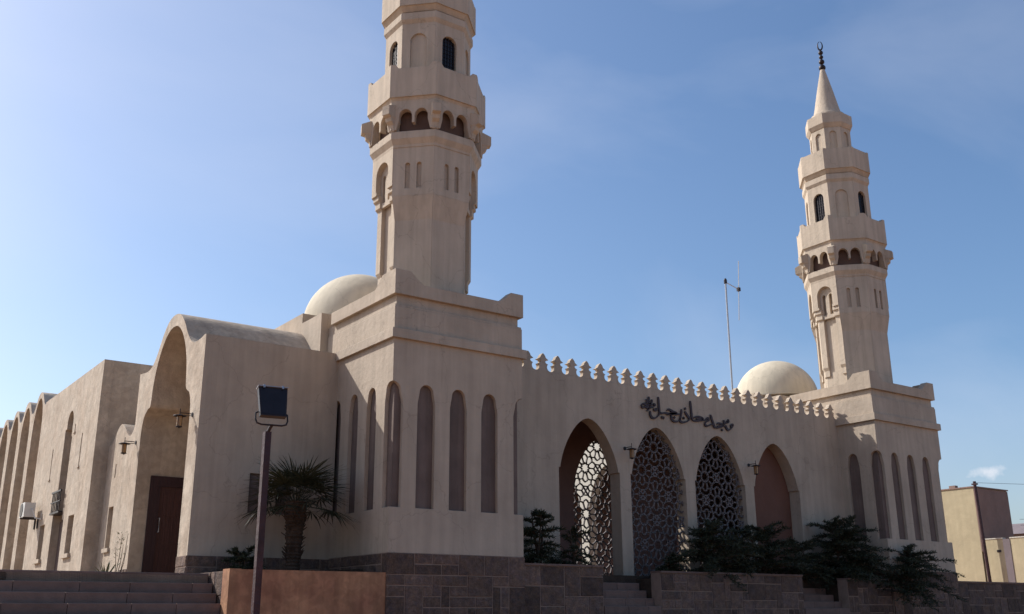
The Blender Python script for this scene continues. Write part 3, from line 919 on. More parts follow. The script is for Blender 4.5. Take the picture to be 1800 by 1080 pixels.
def lattice(parent, c, y, zc, L=0.96, w=0.020, mat='lattice_paint'):
    poly = arch_open(c)
    mb = MB()
    fn = XZ(y)
    for a, b in lattice_segments(L):
        a = (a[0] + c, a[1] + zc); b = (b[0] + c, b[1] + zc)
        ia, ib = inside(poly, *a), inside(poly, *b)
        if not ia and not ib: continue
        if ia != ib:
            p, q = (a, b) if ia else (b, a)
            lo, hi_ = 0.0, 1.0
            for _ in range(10):
                mid = (lo + hi_) / 2
                if inside(poly, p[0] + (q[0] - p[0]) * mid, p[1] + (q[1] - p[1]) * mid): lo = mid
                else: hi_ = mid
            a = p; b = (p[0] + (q[0] - p[0]) * hi_, p[1] + (q[1] - p[1]) * hi_)
        dx, dz = b[0] - a[0], b[1] - a[1]
        l = math.hypot(dx, dz)
        if l < 1e-4: continue
        ux, uz = dx / l, dz / l
        a = (a[0] - ux * w * 0.6, a[1] - uz * w * 0.6); b = (b[0] + ux * w * 0.6, b[1] + uz * w * 0.6)
        n = (-uz * w, ux * w)
        mb.plate([(a[0] + n[0], a[1] + n[1]), (b[0] + n[0], b[1] + n[1]), (b[0] - n[0], b[1] - n[1]), (a[0] - n[0], a[1] - n[1])], [], fn, 0, 0.05)
    return mb.build('lattice_screen', mat, parent)
lattice(fwall, ACS[1], FY + 0.16, 5.25)
lattice(fwall, ACS[2], FY + 0.16, 5.25)
lattice(fwall, 10.70, BYW + 0.12, 5.65, mat='lattice_paint')

# ---- raised calligraphy over the middle arches (strokes drawn with a broad nib)
# strokes in wall metres (x, z), pen centre line
TXT = [
    [(10.817, 8.457), (10.823, 8.277), (10.833, 8.089), (10.835, 7.941), (10.792, 7.842), (10.687, 7.758), (10.572, 7.72), (10.476, 7.745), (10.425, 7.834), (10.435, 7.95)],
    [(10.835, 7.937), (10.939, 7.921), (11.069, 7.95), (11.213, 7.945), (11.387, 7.96), (11.563, 7.983)],
    [(11.175, 8.032), (11.237, 8.087), (11.337, 8.077), (11.465, 8.036), (11.623, 8.007), (11.475, 7.974), (11.298, 7.929), (11.18, 7.895)],
    [(11.863, 8.162), (11.847, 8.031), (11.795, 7.876), (11.722, 7.773), (11.602, 7.716), (11.485, 7.716), (11.397, 7.77), (11.368, 7.852), (11.403, 7.94)],
    [(11.403, 7.94), (11.532, 7.963), (11.649, 7.967), (11.768, 7.989)],
    [(12.007, 8.109), (12.08, 8.025), (12.162, 7.937), (12.209, 7.888), (12.161, 7.808), (12.014, 7.746), (11.865, 7.718), (11.779, 7.751), (11.78, 7.843)],
    [(11.937, 7.892), (11.969, 7.852)],
    [(12.296, 8.496), (12.304, 8.341), (12.319, 8.148), (12.329, 7.977), (12.349, 7.85)],
    [(12.342, 7.838), (12.527, 7.836), (12.71, 7.862), (12.895, 7.896), (13.02, 7.925)],
    [(12.414, 7.921), (12.508, 7.97), (12.661, 7.995), (12.81, 7.968), (12.852, 7.924), (12.715, 7.921), (12.533, 7.908)],
    [(13.026, 7.925), (13.056, 7.99), (13.123, 7.986), (13.121, 7.899), (13.04, 7.875), (12.981, 7.829), (12.946, 7.778), (12.989, 7.718), (13.094, 7.728), (13.237, 7.786), (13.322, 7.799)],
    [(13.24, 8.13), (13.286, 7.992), (13.349, 7.835), (13.401, 7.72), (13.46, 7.694)],
    [(13.46, 7.694), (13.618, 7.721), (13.778, 7.767), (13.892, 7.814)],
    [(13.518, 7.82), (13.601, 7.872), (13.725, 7.863), (13.848, 7.84), (13.686, 7.789), (13.527, 7.751)],
    [(13.87, 8.006), (13.903, 7.925), (13.953, 7.891), (14.021, 7.938), (14.058, 7.997), (14.084, 7.944), (14.118, 7.97), (14.108, 8.062)],
    [(13.891, 7.803), (13.975, 7.796), (14.001, 7.737), (14.071, 7.678), (14.183, 7.72), (14.279, 7.798), (14.332, 7.877), (14.276, 7.898), (14.227, 7.844), (14.268, 7.808)],
    [(10.048, 8.052), (10.065, 8.106), (10.129, 8.151), (10.212, 8.144), (10.293, 8.111), (10.385, 8.097)],
    [(10.048, 8.052), (10.11, 8.017), (10.201, 8.055), (10.312, 8.04), (10.411, 8.016)],
    [(10.39, 8.416), (10.391, 8.332), (10.366, 8.256), (10.311, 8.218), (10.256, 8.232)],
    [(10.512, 8.336), (10.515, 8.252), (10.461, 8.198), (10.405, 8.204), (10.387, 8.264)],
    [(10.242, 8.283), (10.305, 8.301), (10.342, 8.268)],
    [(10.317, 8.135), (10.404, 8.176), (10.501, 8.156), (10.602, 8.193), (10.644, 8.151), (10.582, 8.098), (10.487, 8.07), (10.412, 8.087)],
    [(10.373, 8.037), (10.335, 7.966), (10.271, 7.925)],
    [(10.574, 8.206), (10.584, 8.174)],
    [(10.586, 8.036), (10.64, 7.987), (10.703, 7.998), (10.719, 8.076)],
]
DOTS = [(11.015, 7.782), (11.515, 7.846), (12.037, 8.198), (11.941, 7.871), (13.767, 7.652), (10.945, 7.789)]
tm = MB()
fn = XZ(FY - 0.055)
for st in TXT:
    pts = smooth_pts(st, 3)
    nib = Vector((0.030, 0.022))          # broad-nib vector
    Lp, Rp = [], []
    n = len(pts)
    for i, p in enumerate(pts):
        t = Vector((pts[min(i + 1, n - 1)][0] - pts[max(i - 1, 0)][0], pts[min(i + 1, n - 1)][1] - pts[max(i - 1, 0)][1]))
        if t.length < 1e-6: t = Vector((1, 0))
        t.normalize()
        nn = Vector((-t.y, t.x))
        w = 0.017 + abs(nn.dot(nib)) * 0.75
        w *= 0.55 + 0.45 * min(1.0, min(i, n - 1 - i) / 2.0)
        Lp.append((p[0] + nn.x * w, p[1] + nn.y * w)); Rp.append((p[0] - nn.x * w, p[1] - nn.y * w))
    b = len(tm.v)
    for d_ in (0.0, 0.035):
        tm.v += [fn(u, v, d_) for u, v in Lp] + [fn(u, v, d_) for u, v in Rp]
    for i in range(n - 1):
        tm.f.append((b + i, b + i + 1, b + n + i + 1, b + n + i))
        tm.f.append((b + 2 * n + i, b + 3 * n + i, b + 3 * n + i + 1, b + 2 * n + i + 1))
        tm.f.append((b + i, b + 2 * n + i, b + 2 * n + i + 1, b + i + 1))
        tm.f.append((b + n + i, b + n + i + 1, b + 3 * n + i + 1, b + 3 * n + i))
    tm.f.append((b, b + n, b + 3 * n, b + 2 * n)); tm.f.append((b + n - 1, b + 3 * n - 1, b + 4 * n - 1, b + 2 * n - 1))
for x, y in DOTS:
    u, v = x, y; r = 0.05
    tm.plate([(u - r, v), (u, v - r), (u + r, v), (u, v + r)], [], fn, 0, 0.035)
# stand-off pins so that the letters are carried by the wall
for u, v in [(10.816, 8.002), (10.489, 7.736), (11.362, 8.021), (11.573, 7.719), (12.014, 7.75), (12.323, 8.084), (12.68, 7.863), (13.348, 7.824), (13.683, 7.749), (14.053, 7.687), (10.315, 8.093)]:
    tm.box(u - 0.012, u + 0.012, FY - 0.03, FY + 0.01, v - 0.012, v + 0.012)
sign = tm.build('calligraphy_sign', 'letter_metal')
tag(sign, 'dark raised Arabic calligraphy fixed to the wall above the middle arches', 'sign')

# ---- sunlit arcade on the far side of the courtyard
court = thing('courtyard_arcade', (15.0, 12, 2.7), 'sunlit white arcade seen through the leftmost arch and its lattice', 'wall')
def arch_y(c):
    return arch_open(c)
o2 = [(28.0, AFL), (28.0, 9.0), (5.2, 9.0), (5.2, AFL)]
cen = [9.1 + 2.87 * k for k in range(-1, 6)]
out = [(28.0, AFL), (28.0, 9.0), (4.9, 9.0), (4.9, AFL)]
for c in cen: out += arch_y(c)[::-1]
MB().plate(out, [], YZ(15.0), 0, 0.4).build('wall', 'white_wall', court)
MB().box(19.6, 19.9, 4.9, 28, 2.72, 9.0).build('rear_wall', 'portico_shade', court)  # shade inside the arches is put into this colour
MB().box(15.4, 19.6, 4.9, 28, 8.6, 8.9).build('roof', 'plaster', court)

# ------------------------------------------------------------------ retaining walls, plinths and steps
def stone_wall(x0, x1, y, top, label, thick=0.4):
    t = thing('stone_retaining_wall', ((x0 + x1) / 2, y, 0), label, 'wall', 'stone-clad walls along the forecourt')
    b = MB().box(x0, x1, y, y + thick, 0, top - 0.05).build('core', 'mortar', t)
    MB().box(x0 - 0.01, x1 + 0.01, y - 0.045, y + thick + 0.01, top - 0.05, top).build('coping', 'step_stone', t)
    clad(b, (x0, y), min(x1 - x0, 9.0), 0.0, top - 0.055, '-Y', rng)
    return t
stone_wall(4.10, 6.85, 0.06, 2.92, 'stone-clad low wall between the near tower and the first steps')
stone_wall(9.05, 15.38, 0.06, 2.82, 'long stone-clad low wall below the two latticed arches')
stone_wall(17.72, 20.16, 0.06, 2.76, 'short stone-clad low wall beside the far tower')
stone_wall(24.30, 60.0, 0.10, 2.76, 'stone-clad boundary wall running right from the far tower')

def stairs(name, x0, x1, ytop, ztop, n, rise, run, bl, label, group):
    t = thing(name, ((x0 + x1) / 2, ytop - n * run, 0), label, 'stairs', group)
    rr = random.Random(int(abs(x0) * 100))
    for i in range(n):
        z1 = ztop - i * rise; z0 = max(0.0, z1 - rise)
        y0 = ytop - i * run
        x = x1; first = True
        while x > x0 + 0.01:
            l = bl * rr.uniform(0.8, 1.2)
            if first: l *= rr.uniform(0.4, 1.0); first = False
            xa = max(x0, x - l)
            if xa - x0 < 0.25: xa = x0
            g = 0.006
            m = MB()
            c = 0.012
            # tread block with a chamfered nosing
            yb = y0 + run + 0.05
            m.loft([[(xa + g, yb, z0 + .001), (xa + g, y0, z0 + .001), (xa + g, y0, z1 - c), (xa + g, y0 + c, z1), (xa + g, yb, z1)],
                    [(x - g, yb, z0 + .001), (x - g, y0, z0 + .001), (x - g, y0, z1 - c), (x - g, y0 + c, z1), (x - g, yb, z1)]])
            m.build('stair_block', 'step_stone', t)
            x = xa
    # solid fill below
    m = MB()
    for i in range(n):
        z1 = ztop - i * rise - 0.01; y0 = ytop - i * run + 0.02
        if z1 > 0: m.box(x0 + 0.01, x1 - 0.01, y0, y0 + run - 0.001, 0, z1 - rise + 0.0) if z1 - rise > 0.02 else None
    m.build('core', 'mortar', t)
    return t
stairs('entrance_stairs', -16.0, -3.90, 1.27, 2.545, 11, 0.222, 0.295, 1.15, 'wide flight of dark stone steps up to the entrance porch', 'stone stairs')
stairs('arcade_stairs', 6.87, 9.03, 1.25, 2.72, 11, 0.222, 0.30, 0.9, 'narrow stone steps up to the leftmost arch', 'stone stairs')
stairs('arcade_stairs', 15.40, 17.70, 1.25, 2.66, 11, 0.222, 0.30, 0.9, 'narrow stone steps up to the rightmost arch', 'stone stairs')

# planter in front of the porch
pl = thing('planter', (-1.95, 1.6, 0), 'rust-stained orange-brown plastered planter beside the entrance steps', 'planter')
MB().box(-3.86, -0.02, 0.02, 0.26, 0, 2.60).build('front_wall', 'planter_plaster', pl)
MB().box(-3.89, -3.62, 0.015, 0.42, 0, 2.61).build('end_pillar', 'planter_plaster', pl)
sw = MB().box(-3.85, -3.62, 0.42, 3.14, 0, 2.57).build('side_wall', 'mortar', pl)
clad(sw, (-3.85, 3.14), 2.72, 1.5, 2.585, '-X', rng)
MB().box(-3.62, -0.02, 0.26, 3.14, 0, 2.44).build('earth', 'soil', pl)

# ------------------------------------------------------------------ wall lanterns
def lantern():
    """built at the origin: wall plate on the plane y = 0, lamp hanging out towards -Y"""
    t = thing('wall_lantern', (0, 0, 0), 'lantern', 'lantern', 'wall lanterns')
    p = MB()
    n = 14
    p.loft([[(0.075 * math.cos(2 * PI * k / n), y, 0.075 * math.sin(2 * PI * k / n)) for k in range(n)] for y in (0.0, -0.03)])
    p.build('wall_plate', 'dark_metal', t)
    MB().tube([(0, -0.02, 0.02), (0, -0.2, 0.025), (0, -0.42, 0.02)], 0.016, 8).tube([(0, -0.02, -0.04), (0, -0.2, -0.055), (0, -0.40, -0.035)], 0.012, 8).tube([(0, -0.42, -0.08), (0, -0.42, 0.16)], 0.014, 8).build('bracket', 'dark_metal', t)
    c = (0, -0.42)
    o = MB().lathe(c, [(0.001, -0.03), (0.08, -0.035), (0.21, -0.075), (0.215, -0.09), (0.20, -0.10), (0.09, -0.092), (0.001, -0.09)], 24).build('shade', 'dark_metal', t)
    smooth_by_angle(o, 40)
    o = MB().lathe(c, [(0.001, -0.10), (0.088, -0.10), (0.082, -0.42), (0.001, -0.42)], 16).build('glass', 'amber_glass', t)
    smooth_by_angle(o, 40)
    g = MB()
    for k in range(4):
        a = PI / 4 + PI / 2 * k
        x, y = c[0] + 0.095 * math.cos(a), c[1] + 0.095 * math.sin(a)
        g.tube([(x, y, -0.09), (x, y, -0.47)], 0.009, 6)
    g.lathe(c, [(0.001, -0.425), (0.105, -0.425), (0.105, -0.45), (0.04, -0.47), (0.001, -0.50)], 16)
    g.build('cage', 'dark_metal', t)
    return t
la = lantern()
la.scale = (0.72, 0.78, 0.78)
spots = [((PX, 3.68, 6.60), -PI / 2, 'lantern on the right-hand pier of the porch arch'),
         ((PX, 8.62, 6.55), -PI / 2, 'lantern on the left-hand pier of the porch arch'),
         ((9.28, FY, 6.62), 0, 'lantern on the arcade pier between the open left arch and the first lattice'),
         ((15.02, FY, 6.55), 0, 'lantern on the arcade pier between the second lattice and the rightmost arch')]
lamps = [la] + [copy_thing(la) for _ in spots[1:]]
for o, (loc, rz, lab) in zip(lamps, spots):
    o['label'] = lab
    o.location = loc
    o.rotation_euler = (0, 0, rz)

# ------------------------------------------------------------------ air conditioner on the wing
ac = thing('air_conditioner', (WX - 0.3, 18.9, 5.1), 'white air conditioner unit bracketed to the side wing wall', 'air conditioner')
ay0, ay1, az0, az1 = 18.60, 19.34, 5.12, 5.64
MB().box(WX - 0.55, WX - 0.18, ay0, ay1, az0, az1).build('case', 'white_plastic', ac)
n = 20; cy, cz = (ay0 + ay1) / 2 + 0.12, (az0 + az1) / 2
MB().loft([[(x, cy + r * math.cos(2 * PI * k / n), cz + r * math.sin(2 * PI * k / n)) for k in range(n)] for x, r in ((WX - 0.551, 0.25), (WX - 0.565, 0.25), (WX - 0.565, 0.20))]).build('fan_grille', 'dark_metal', ac)
MB().box(WX - 0.55, WX, ay0 + 0.1, ay0 + 0.15, az0 - 0.05, az0 - .002).box(WX - 0.05, WX, ay0 + 0.1, ay0 + 0.15, az0 - 0.4, az0 - .05).build('bracket', 'dark_metal', ac)
MB().box(WX - 0.55, WX, ay1 - 0.15, ay1 - 0.1, az0 - 0.05, az0 - .002).box(WX - 0.05, WX, ay1 - 0.15, ay1 - 0.1, az0 - 0.4, az0 - .05).build('bracket', 'dark_metal', ac)
MB().tube([(WX - 0.3, ay0 + 0.01, az0 + 0.3), (WX - 0.3, ay0 - 0.12, az0 + 0.25), (WX - 0.2, ay0 - 0.25, az0 - 0.05), (WX - 0.02, ay0 - 0.4, az0 - 0.1), (WX - 0.02, ay0 - 0.42, az0 + 0.1)], 0.025, 6).build('pipe', 'white_plastic', ac)

# ------------------------------------------------------------------ floodlight on a post
FLX, FLY = -7.65, -10.88
fl = thing('floodlight_post', (FLX, FLY, 0), 'black floodlight on a slim rusty maroon post in the foreground', 'floodlight')
pw = 0.038
MB().box(FLX - pw, FLX + pw, FLY - pw, FLY + pw, 0, 3.66).build('post', 'rust_metal', fl)
MB().box(FLX - 0.1, FLX + 0.1, FLY - 0.1, FLY + 0.1, 0.0, 0.02).build('base_plate', 'rust_metal', fl)
# lamp head: local frame facing the camera side, tilted back a little
hd = Vector((FLX + 0.03, FLY, 3.98))
fyh = Vector((0.16, 0.987, 0)); ct, st_ = math.cos(R(17)), math.sin(R(17))
fz = Vector((0, 0, 1)) * ct + fyh * st_                       # head tipped back a little
fy = fyh * ct - Vector((0, 0, 1)) * st_                       # pointing away from the road
fx = fy.cross(fz).normalized()
def hp(u, d, v): return tuple(hd + fx * u + fy * d + fz * v)
def ringf(d, wt, wb, ht, hb): return [hp(-wb, d, -hb), hp(wb, d, -hb), hp(wt, d, ht), hp(-wt, d, ht)]
MB().loft([ringf(-0.09, 0.172, 0.150, 0.185, 0.185), ringf(-0.02, 0.172, 0.150, 0.185, 0.185), ringf(0.08, 0.13, 0.12, 0.13, 0.12), ringf(0.11, 0.09, 0.09, 0.09, 0.08)]).build('housing', 'dark_metal', fl)
gl = MB().loft([ringf(-0.094, 0.155, 0.134, 0.165, 0.168), ringf(-0.0905, 0.155, 0.134, 0.165, 0.168)]).build('glass', 'dark_glass', fl)
MB().loft([[hp(-0.18, -0.11, 0.186), hp(0.18, -0.11, 0.186), hp(0.18, 0.0, 0.190), hp(-0.18, 0.0, 0.190)], [hp(-0.18, -0.11, 0.194), hp(0.18, -0.11, 0.194), hp(0.18, 0.0, 0.198), hp(-0.18, 0.0, 0.198)]]).build('hood', 'galvanised', fl)
for s in (-0.11, 0.11):
    MB().loft([[hp(s - 0.012, -0.118, 0.165), hp(s + 0.012, -0.118, 0.165), hp(s + 0.012, -0.112, 0.165), hp(s - 0.012, -0.112, 0.165)],
               [hp(s - 0.012, -0.118, 0.205), hp(s + 0.012, -0.118, 0.205), hp(s + 0.012, -0.112, 0.205), hp(s - 0.012, -0.112, 0.205)]]).build('clip', 'galvanised', fl)
MB().tube([hp(-0.155, 0, -0.10), hp(-0.185, 0, -0.12), hp(-0.188, 0, -0.20), hp(-0.17, 0, -0.245), hp(-0.12, 0, -0.262), hp(0.12, 0, -0.262), hp(0.17, 0, -0.245), hp(0.188, 0, -0.20), hp(0.185, 0, -0.12), hp(0.155, 0, -0.10)], 0.011, 8).build('bracket', 'dark_metal', fl)
MB().tube([hp(0, 0, -0.262), (FLX, FLY, 3.64)], 0.02, 8).build('stub', 'dark_metal', fl)

# ------------------------------------------------------------------ roof antenna
an = thing('antenna_mast', (19.40, 6.0, 8.9), 'slim grey antenna mast with a vertical dipole on the roof', 'antenna')
MB().tube([(19.36, 6.0, 8.91), (19.38, 6.0, 12), (19.41, 6.0, 15.4)], 0.038, 8).build('mast', 'galvanised', an)
MB().tube([(19.41, 6, 15.28), (20.22, 6.0, 15.10)], 0.018, 6).build('boom', 'galvanised', an)
MB().tube([(20.10, 6, 13.69), (20.22, 6.0, 15.10), (20.34, 6, 16.43)], 0.02, 6).build('dipole', 'galvanised', an)
MB().lathe((19.41, 6.0), [(0.001, 15.2), (0.07, 15.22), (0.07, 15.36), (0.04, 15.44), (0.001, 15.45)], 10).build('clamp', 'dark_metal', an)
MB().box(20.15, 20.28, 5.94, 6.06, 15.02, 15.18).build('balun', 'dark_metal', an)
MB().box(19.1, 19.58, 5.7, 6.3, 8.902, 9.02).build('footing', 'plaster', an)

# ------------------------------------------------------------------ houses beyond
hs = thing('village_house', (47, 14, 0), 'cream house with a brown side wall beyond the boundary wall', 'house')
MB().box(45.0, 48.65, 10.76, 17, 0, 8.70).build('wall', 'house_plaster', hs)
MB().box(45.004, 48.66, 10.70, 10.758, 5.0, 8.66).build('side_wall', 'house_brick', hs)
MB().box(44.95, 48.70, 10.66, 17.05, 8.701, 8.77).build('roof_edge', 'house_brick', hs)
MB().box(45.2, 45.5, 12.0, 12.4, 8.77, 8.95).build('roof_block', 'house_brick', hs)
cw = thing('compound_wall', (45.3, 6, 0), 'sunlit cream compound wall with a grey pillar beside the house', 'wall')
MB().box(45.05, 45.35, 9.44, 10.69, 0, 5.66).build('wall', 'house_plaster', cw)
MB().box(45.05, 45.35, -4.0, 9.02, 0, 5.66).build('wall', 'house_plaster', cw)
MB().box(45.02, 45.38, 9.024, 9.436, 0, 5.63).build('pillar', 'far_roof', cw)
MB().box(45.03, 45.06, 9.62, 9.86, 4.92, 5.05).build('vent', 'dark_metal', cw)
MB().box(45.02, 45.38, 9.44, 10.69, 5.661, 5.72).box(45.02, 45.38, -4.0, 9.02, 5.661, 5.72).build('coping', 'white_wall', cw)
fh = thing('far_building', (92, 33, 0), 'low grey roofed building in the far distance', 'building')
MB().box(90, 100, 20, 40, 0, 9.2).build('wall', 'far_roof', fh)
MB().loft([[(89.5, 19.5, 9.2), (100.5, 19.5, 9.2), (100.5, 40.5, 9.2), (89.5, 40.5, 9.2)], [(94.5, 24, 10.6), (95.5, 24, 10.6), (95.5, 36, 10.6), (94.5, 36, 10.6)]]).build('roof', 'far_roof', fh)
up_ = thing('utility_pole', (44.6, 10.3, 0), 'thin leaning brown utility pole in front of the house', 'pole')
MB().tube([(44.6, 10.22, 0), (44.6, 10.40, 8.98)], 0.11, 8, 0.09).build('pole', 'rust_metal', up_)
MB().box(44.5, 44.7, 10.25, 10.55, 8.78, 8.86).build('crossarm', 'rust_metal', up_)
def wire(a, b, sag, label):
    a, b = Vector(a), Vector(b)
    pts = []
    for i in range(15):
        t = i / 14
        p = a.lerp(b, t); p.z -= sag * 4 * t * (1 - t); pts.append(p)
    tag(MB().tube(pts, 0.010, 5).build('overhead_wire', 'dark_metal'), label, 'wire', 'overhead wires')
wire((44.6, 10.5, 8.92), (80, -20, 9.6), 0.8, 'overhead wire from the pole top sagging out of the photo')
wire((50, 10.9, 7.1), (70, -10, 7.6), 0.2, 'upper of the two thin wires right of the house')
wire((50, 10.9, 6.75), (70, -10, 7.1), 0.2, 'lower of the two thin wires right of the house')

# ------------------------------------------------------------------ vegetation
def rot_to(d):
    return Vector(d).to_track_quat('Y', 'Z')

def fan_leaf_mesh(name, nl, length, seed, fold=0.25):
    """palmate leaf lying along +Y: petiole and a fan of narrow pointed leaflets"""
    r_ = random.Random(seed)
    v, f = [], []
    pl_ = length * 0.5
    for s in (0, 1):
        y = pl_ * s
        w = 0.012 - 0.004 * s
        v += [(-w, y, 0.0), (w, y, 0.0), (0, y, 0.014)]
    f += [(0, 1, 4, 3), (1, 2, 5, 4), (2, 0, 3, 5)]
    for k in range(nl):
        a = R(-105 + 210 * k / (nl - 1)) + r_.uniform(-0.03, 0.03)
        l = length * 0.55 * (0.72 + 0.28 * math.cos(a * 0.8)) * r_.uniform(0.88, 1.06)
        d = Vector((math.sin(a), math.cos(a), 0)); n = Vector((d.y, -d.x, 0))
        b = len(v)
        o = Vector((0, pl_, 0))
        droop = r_.uniform(0.15, 0.55)
        for q, w in ((0.05, 0.004), (0.45, 0.020), (0.75, 0.015), (1.0, 0.001)):
            c = o + d * (l * q)
            z = fold * 0.3 * abs(math.sin(a)) * q * l - droop * l * q * q
            v += [tuple(c + n * w + Vector((0, 0, z))), tuple(c - n * w + Vector((0, 0, z + 0.004)))]
        for i in range(3):
            f.append((b + 2 * i, b + 2 * i + 1, b + 2 * i + 3, b + 2 * i + 2))
    me = bpy.data.meshes.new(name)
    me.from_pydata(v, [], f)
    me.materials.append(MATS['palm_leaf'])
    return me

def fan_palm(loc, ztrunk, n, length, label, rt_=0.19, seed=1):
    r_ = random.Random(seed)
    t = thing('fan_palm', loc, label, 'palm', 'fan palms')
    x, y, z = loc
    prof = []
    zz = z - 0.1
    while zz < ztrunk:
        q = (zz - z) / (ztrunk - z)
        rr = rt_ * (0.82 + 0.42 * max(0, q - 0.35) * 1.6)
        prof += [(rr * r_.uniform(0.9, 1.0), zz), (rr * r_.uniform(1.05, 1.2), zz + 0.045)]
        zz += 0.085
    prof.append((0.05, ztrunk + 0.06))
    MB().lathe((x, y), prof, 14).build('trunk', 'palm_trunk', t)
    st = MB()
    for k in range(150):
        a = r_.uniform(0, 2 * PI); h = r_.uniform(0.25, 1.0)
        q = h
        zb = z + (ztrunk - z) * h
        rr = rt_ * (0.8 + 0.42 * max(0, q - 0.35) * 1.6)
        d = Vector((math.cos(a), math.sin(a), r_.uniform(0.6, 1.4))).normalized()
        p = Vector((x + rr * 0.9 * math.cos(a), y + rr * 0.9 * math.sin(a), zb))
        st.tube([p, p + d * r_.uniform(0.08, 0.2)], 0.022, 4, 0.008)
    st.build('leaf_base_stubs', 'palm_trunk', t)
    meshes = [fan_leaf_mesh('frond', 20, length, 10 + i) for i in range(4)]
    for k in range(n):
        q = (k + 0.5) / n
        el = R(88 - 104 * q ** 0.9) + r_.uniform(-0.12, 0.12)
        az = k * 2.39996 + r_.uniform(-0.25, 0.25)
        d = Vector((math.cos(az) * math.cos(el), math.sin(az) * math.cos(el), math.sin(el)))
        o = bpy.data.objects.new('frond', meshes[k % 4]); COL.objects.link(o)
        o.parent = t
        o.location = (0.06 * math.cos(az), 0.06 * math.sin(az), ztrunk - z - 0.05 * q)
        o.rotation_mode = 'QUATERNION'
        o.rotation_quaternion = rot_to(d)
        s = r_.uniform(0.85, 1.1) * (0.8 if q < 0.2 else 1)
        o.scale = (s, s, s)
    return t

fan_palm((-1.62, 1.85, 2.44), 4.30, 40, 1.42, 'short fan palm with shaggy trunk in the planter beside the porch', 0.21, 4)
fan_palm((25.1, 2.6, 2.7), 4.5, 22, 1.1, 'dark palm fronds peeping out behind the far tower corner', 0.16, 9)

def conifer(loc, height, spread, nb, label, seed, flat=0.5, stems=1, lean=(0, 0), needle_len=0.12, dens=1.0, zlo=0.15):
    """shrubby evergreen: stems, arching side branches, sprays of needle blades"""
    r_ = random.Random(seed)
    t = thing('evergreen_shrub', loc, label, 'shrub', 'dark evergreen shrubs in front of the arcade')
    base = Vector(loc)
    wood = MB(); v, f = [], []
    stem_paths = []
    for s in range(stems):
        a = 2 * PI * s / max(1, stems) + r_.uniform(0, 1)
        sp = 0.0 if stems == 1 else spread * 0.25
        top = base + Vector((math.cos(a) * sp + lean[0], math.sin(a) * sp * 0.6 + lean[1], height * r_.uniform(0.8, 0.95)))
        path = [base + Vector((0, 0, -0.15)), base.lerp(top, 0.35) + Vector((r_.uniform(-.06, .06), r_.uniform(-.06, .06), 0)), base.lerp(top, 0.7), top]
        wood.tube(path, 0.055, 6, 0.012)
        stem_paths.append((base, top))

    def spray(p, d, l):
        d = d.normalized()
        side = d.cross(Vector((0, 0, 1)))
        if side.length < 0.1: side = Vector((1, 0, 0))
        side.normalize(); upv = side.cross(d)
        n = max(5, int(l / 0.021 * dens))
        for i in range(n):
            q = (i + r_.random()) / n
            c = p + d * (l * q) + Vector((0, 0, -0.10 * l * q * q))
            a = r_.uniform(0, 2 * PI)
            o = (side * math.cos(a) + upv * math.sin(a) * 0.65 + d * r_.uniform(0.4, 1.0)).normalized()
            ll = needle_len * r_.uniform(0.6, 1.25) * (1 - 0.35 * q)
            w = o.cross(Vector((r_.uniform(-1, 1), r_.uniform(-1, 1), r_.uniform(-1, 1)))).normalized() * (needle_len * 0.085)
            b = len(v)
            v.extend([tuple(c - w), tuple(c + w), tuple(c + o * ll * 0.6 + w * 0.8), tuple(c + o * ll), tuple(c + o * ll * 0.6 - w * 0.8)])
            f.append((b, b + 1, b + 2, b + 3, b + 4))
    for k in range(nb):
        a0, top = stem_paths[r_.randrange(len(stem_paths))]
        h = zlo + (1 - zlo) * (k + r_.random()) / nb
        p = a0.lerp(top, h)
        az = k * 2.39996 + r_.uniform(-0.5, 0.5)
        reach = spread * (1.05 - 0.75 * h ** 1.6) * r_.uniform(0.55, 1.1)
        e0 = R(r_.uniform(0, 24)) + (h ** 2) * R(32)
        d = Vector((math.cos(az) * math.cos(e0), math.sin(az) * math.cos(e0) * flat * 1.6, math.sin(e0)))
        pts = [p]
        nseg = 6
        for i in range(nseg):
            d = (d + Vector((r_.uniform(-.12, .12), r_.uniform(-.12, .12), -0.11))).normalized()
            pts.append(pts[-1] + d * reach / nseg)
        wood.tube(pts, 0.02, 4, 0.004)
        for i in range(1, nseg + 1):
            for s in (-1, 1, 0):
                dd = pts[i] - pts[i - 1]
                dd.normalize()
                sd_ = Vector((-dd.y, dd.x, 0)) * s * r_.uniform(0.5, 1.1) + Vector((0, 0, r_.uniform(-0.1, 0.35)))
                spray(pts[i - 1].lerp(pts[i], r_.random()), dd + sd_, reach * r_.uniform(0.16, 0.30) * (1.15 - 0.5 * i / nseg) + 0.08)
    wood.build('trunk', 'bark', t)
    me = bpy.data.meshes.new('crown'); me.from_pydata(v, [], f); me.materials.append(MATS['needle'])
    o = bpy.data.objects.new('crown', me); COL.objects.link(o); o.parent = t
    o.location = -Vector(loc)
    return t

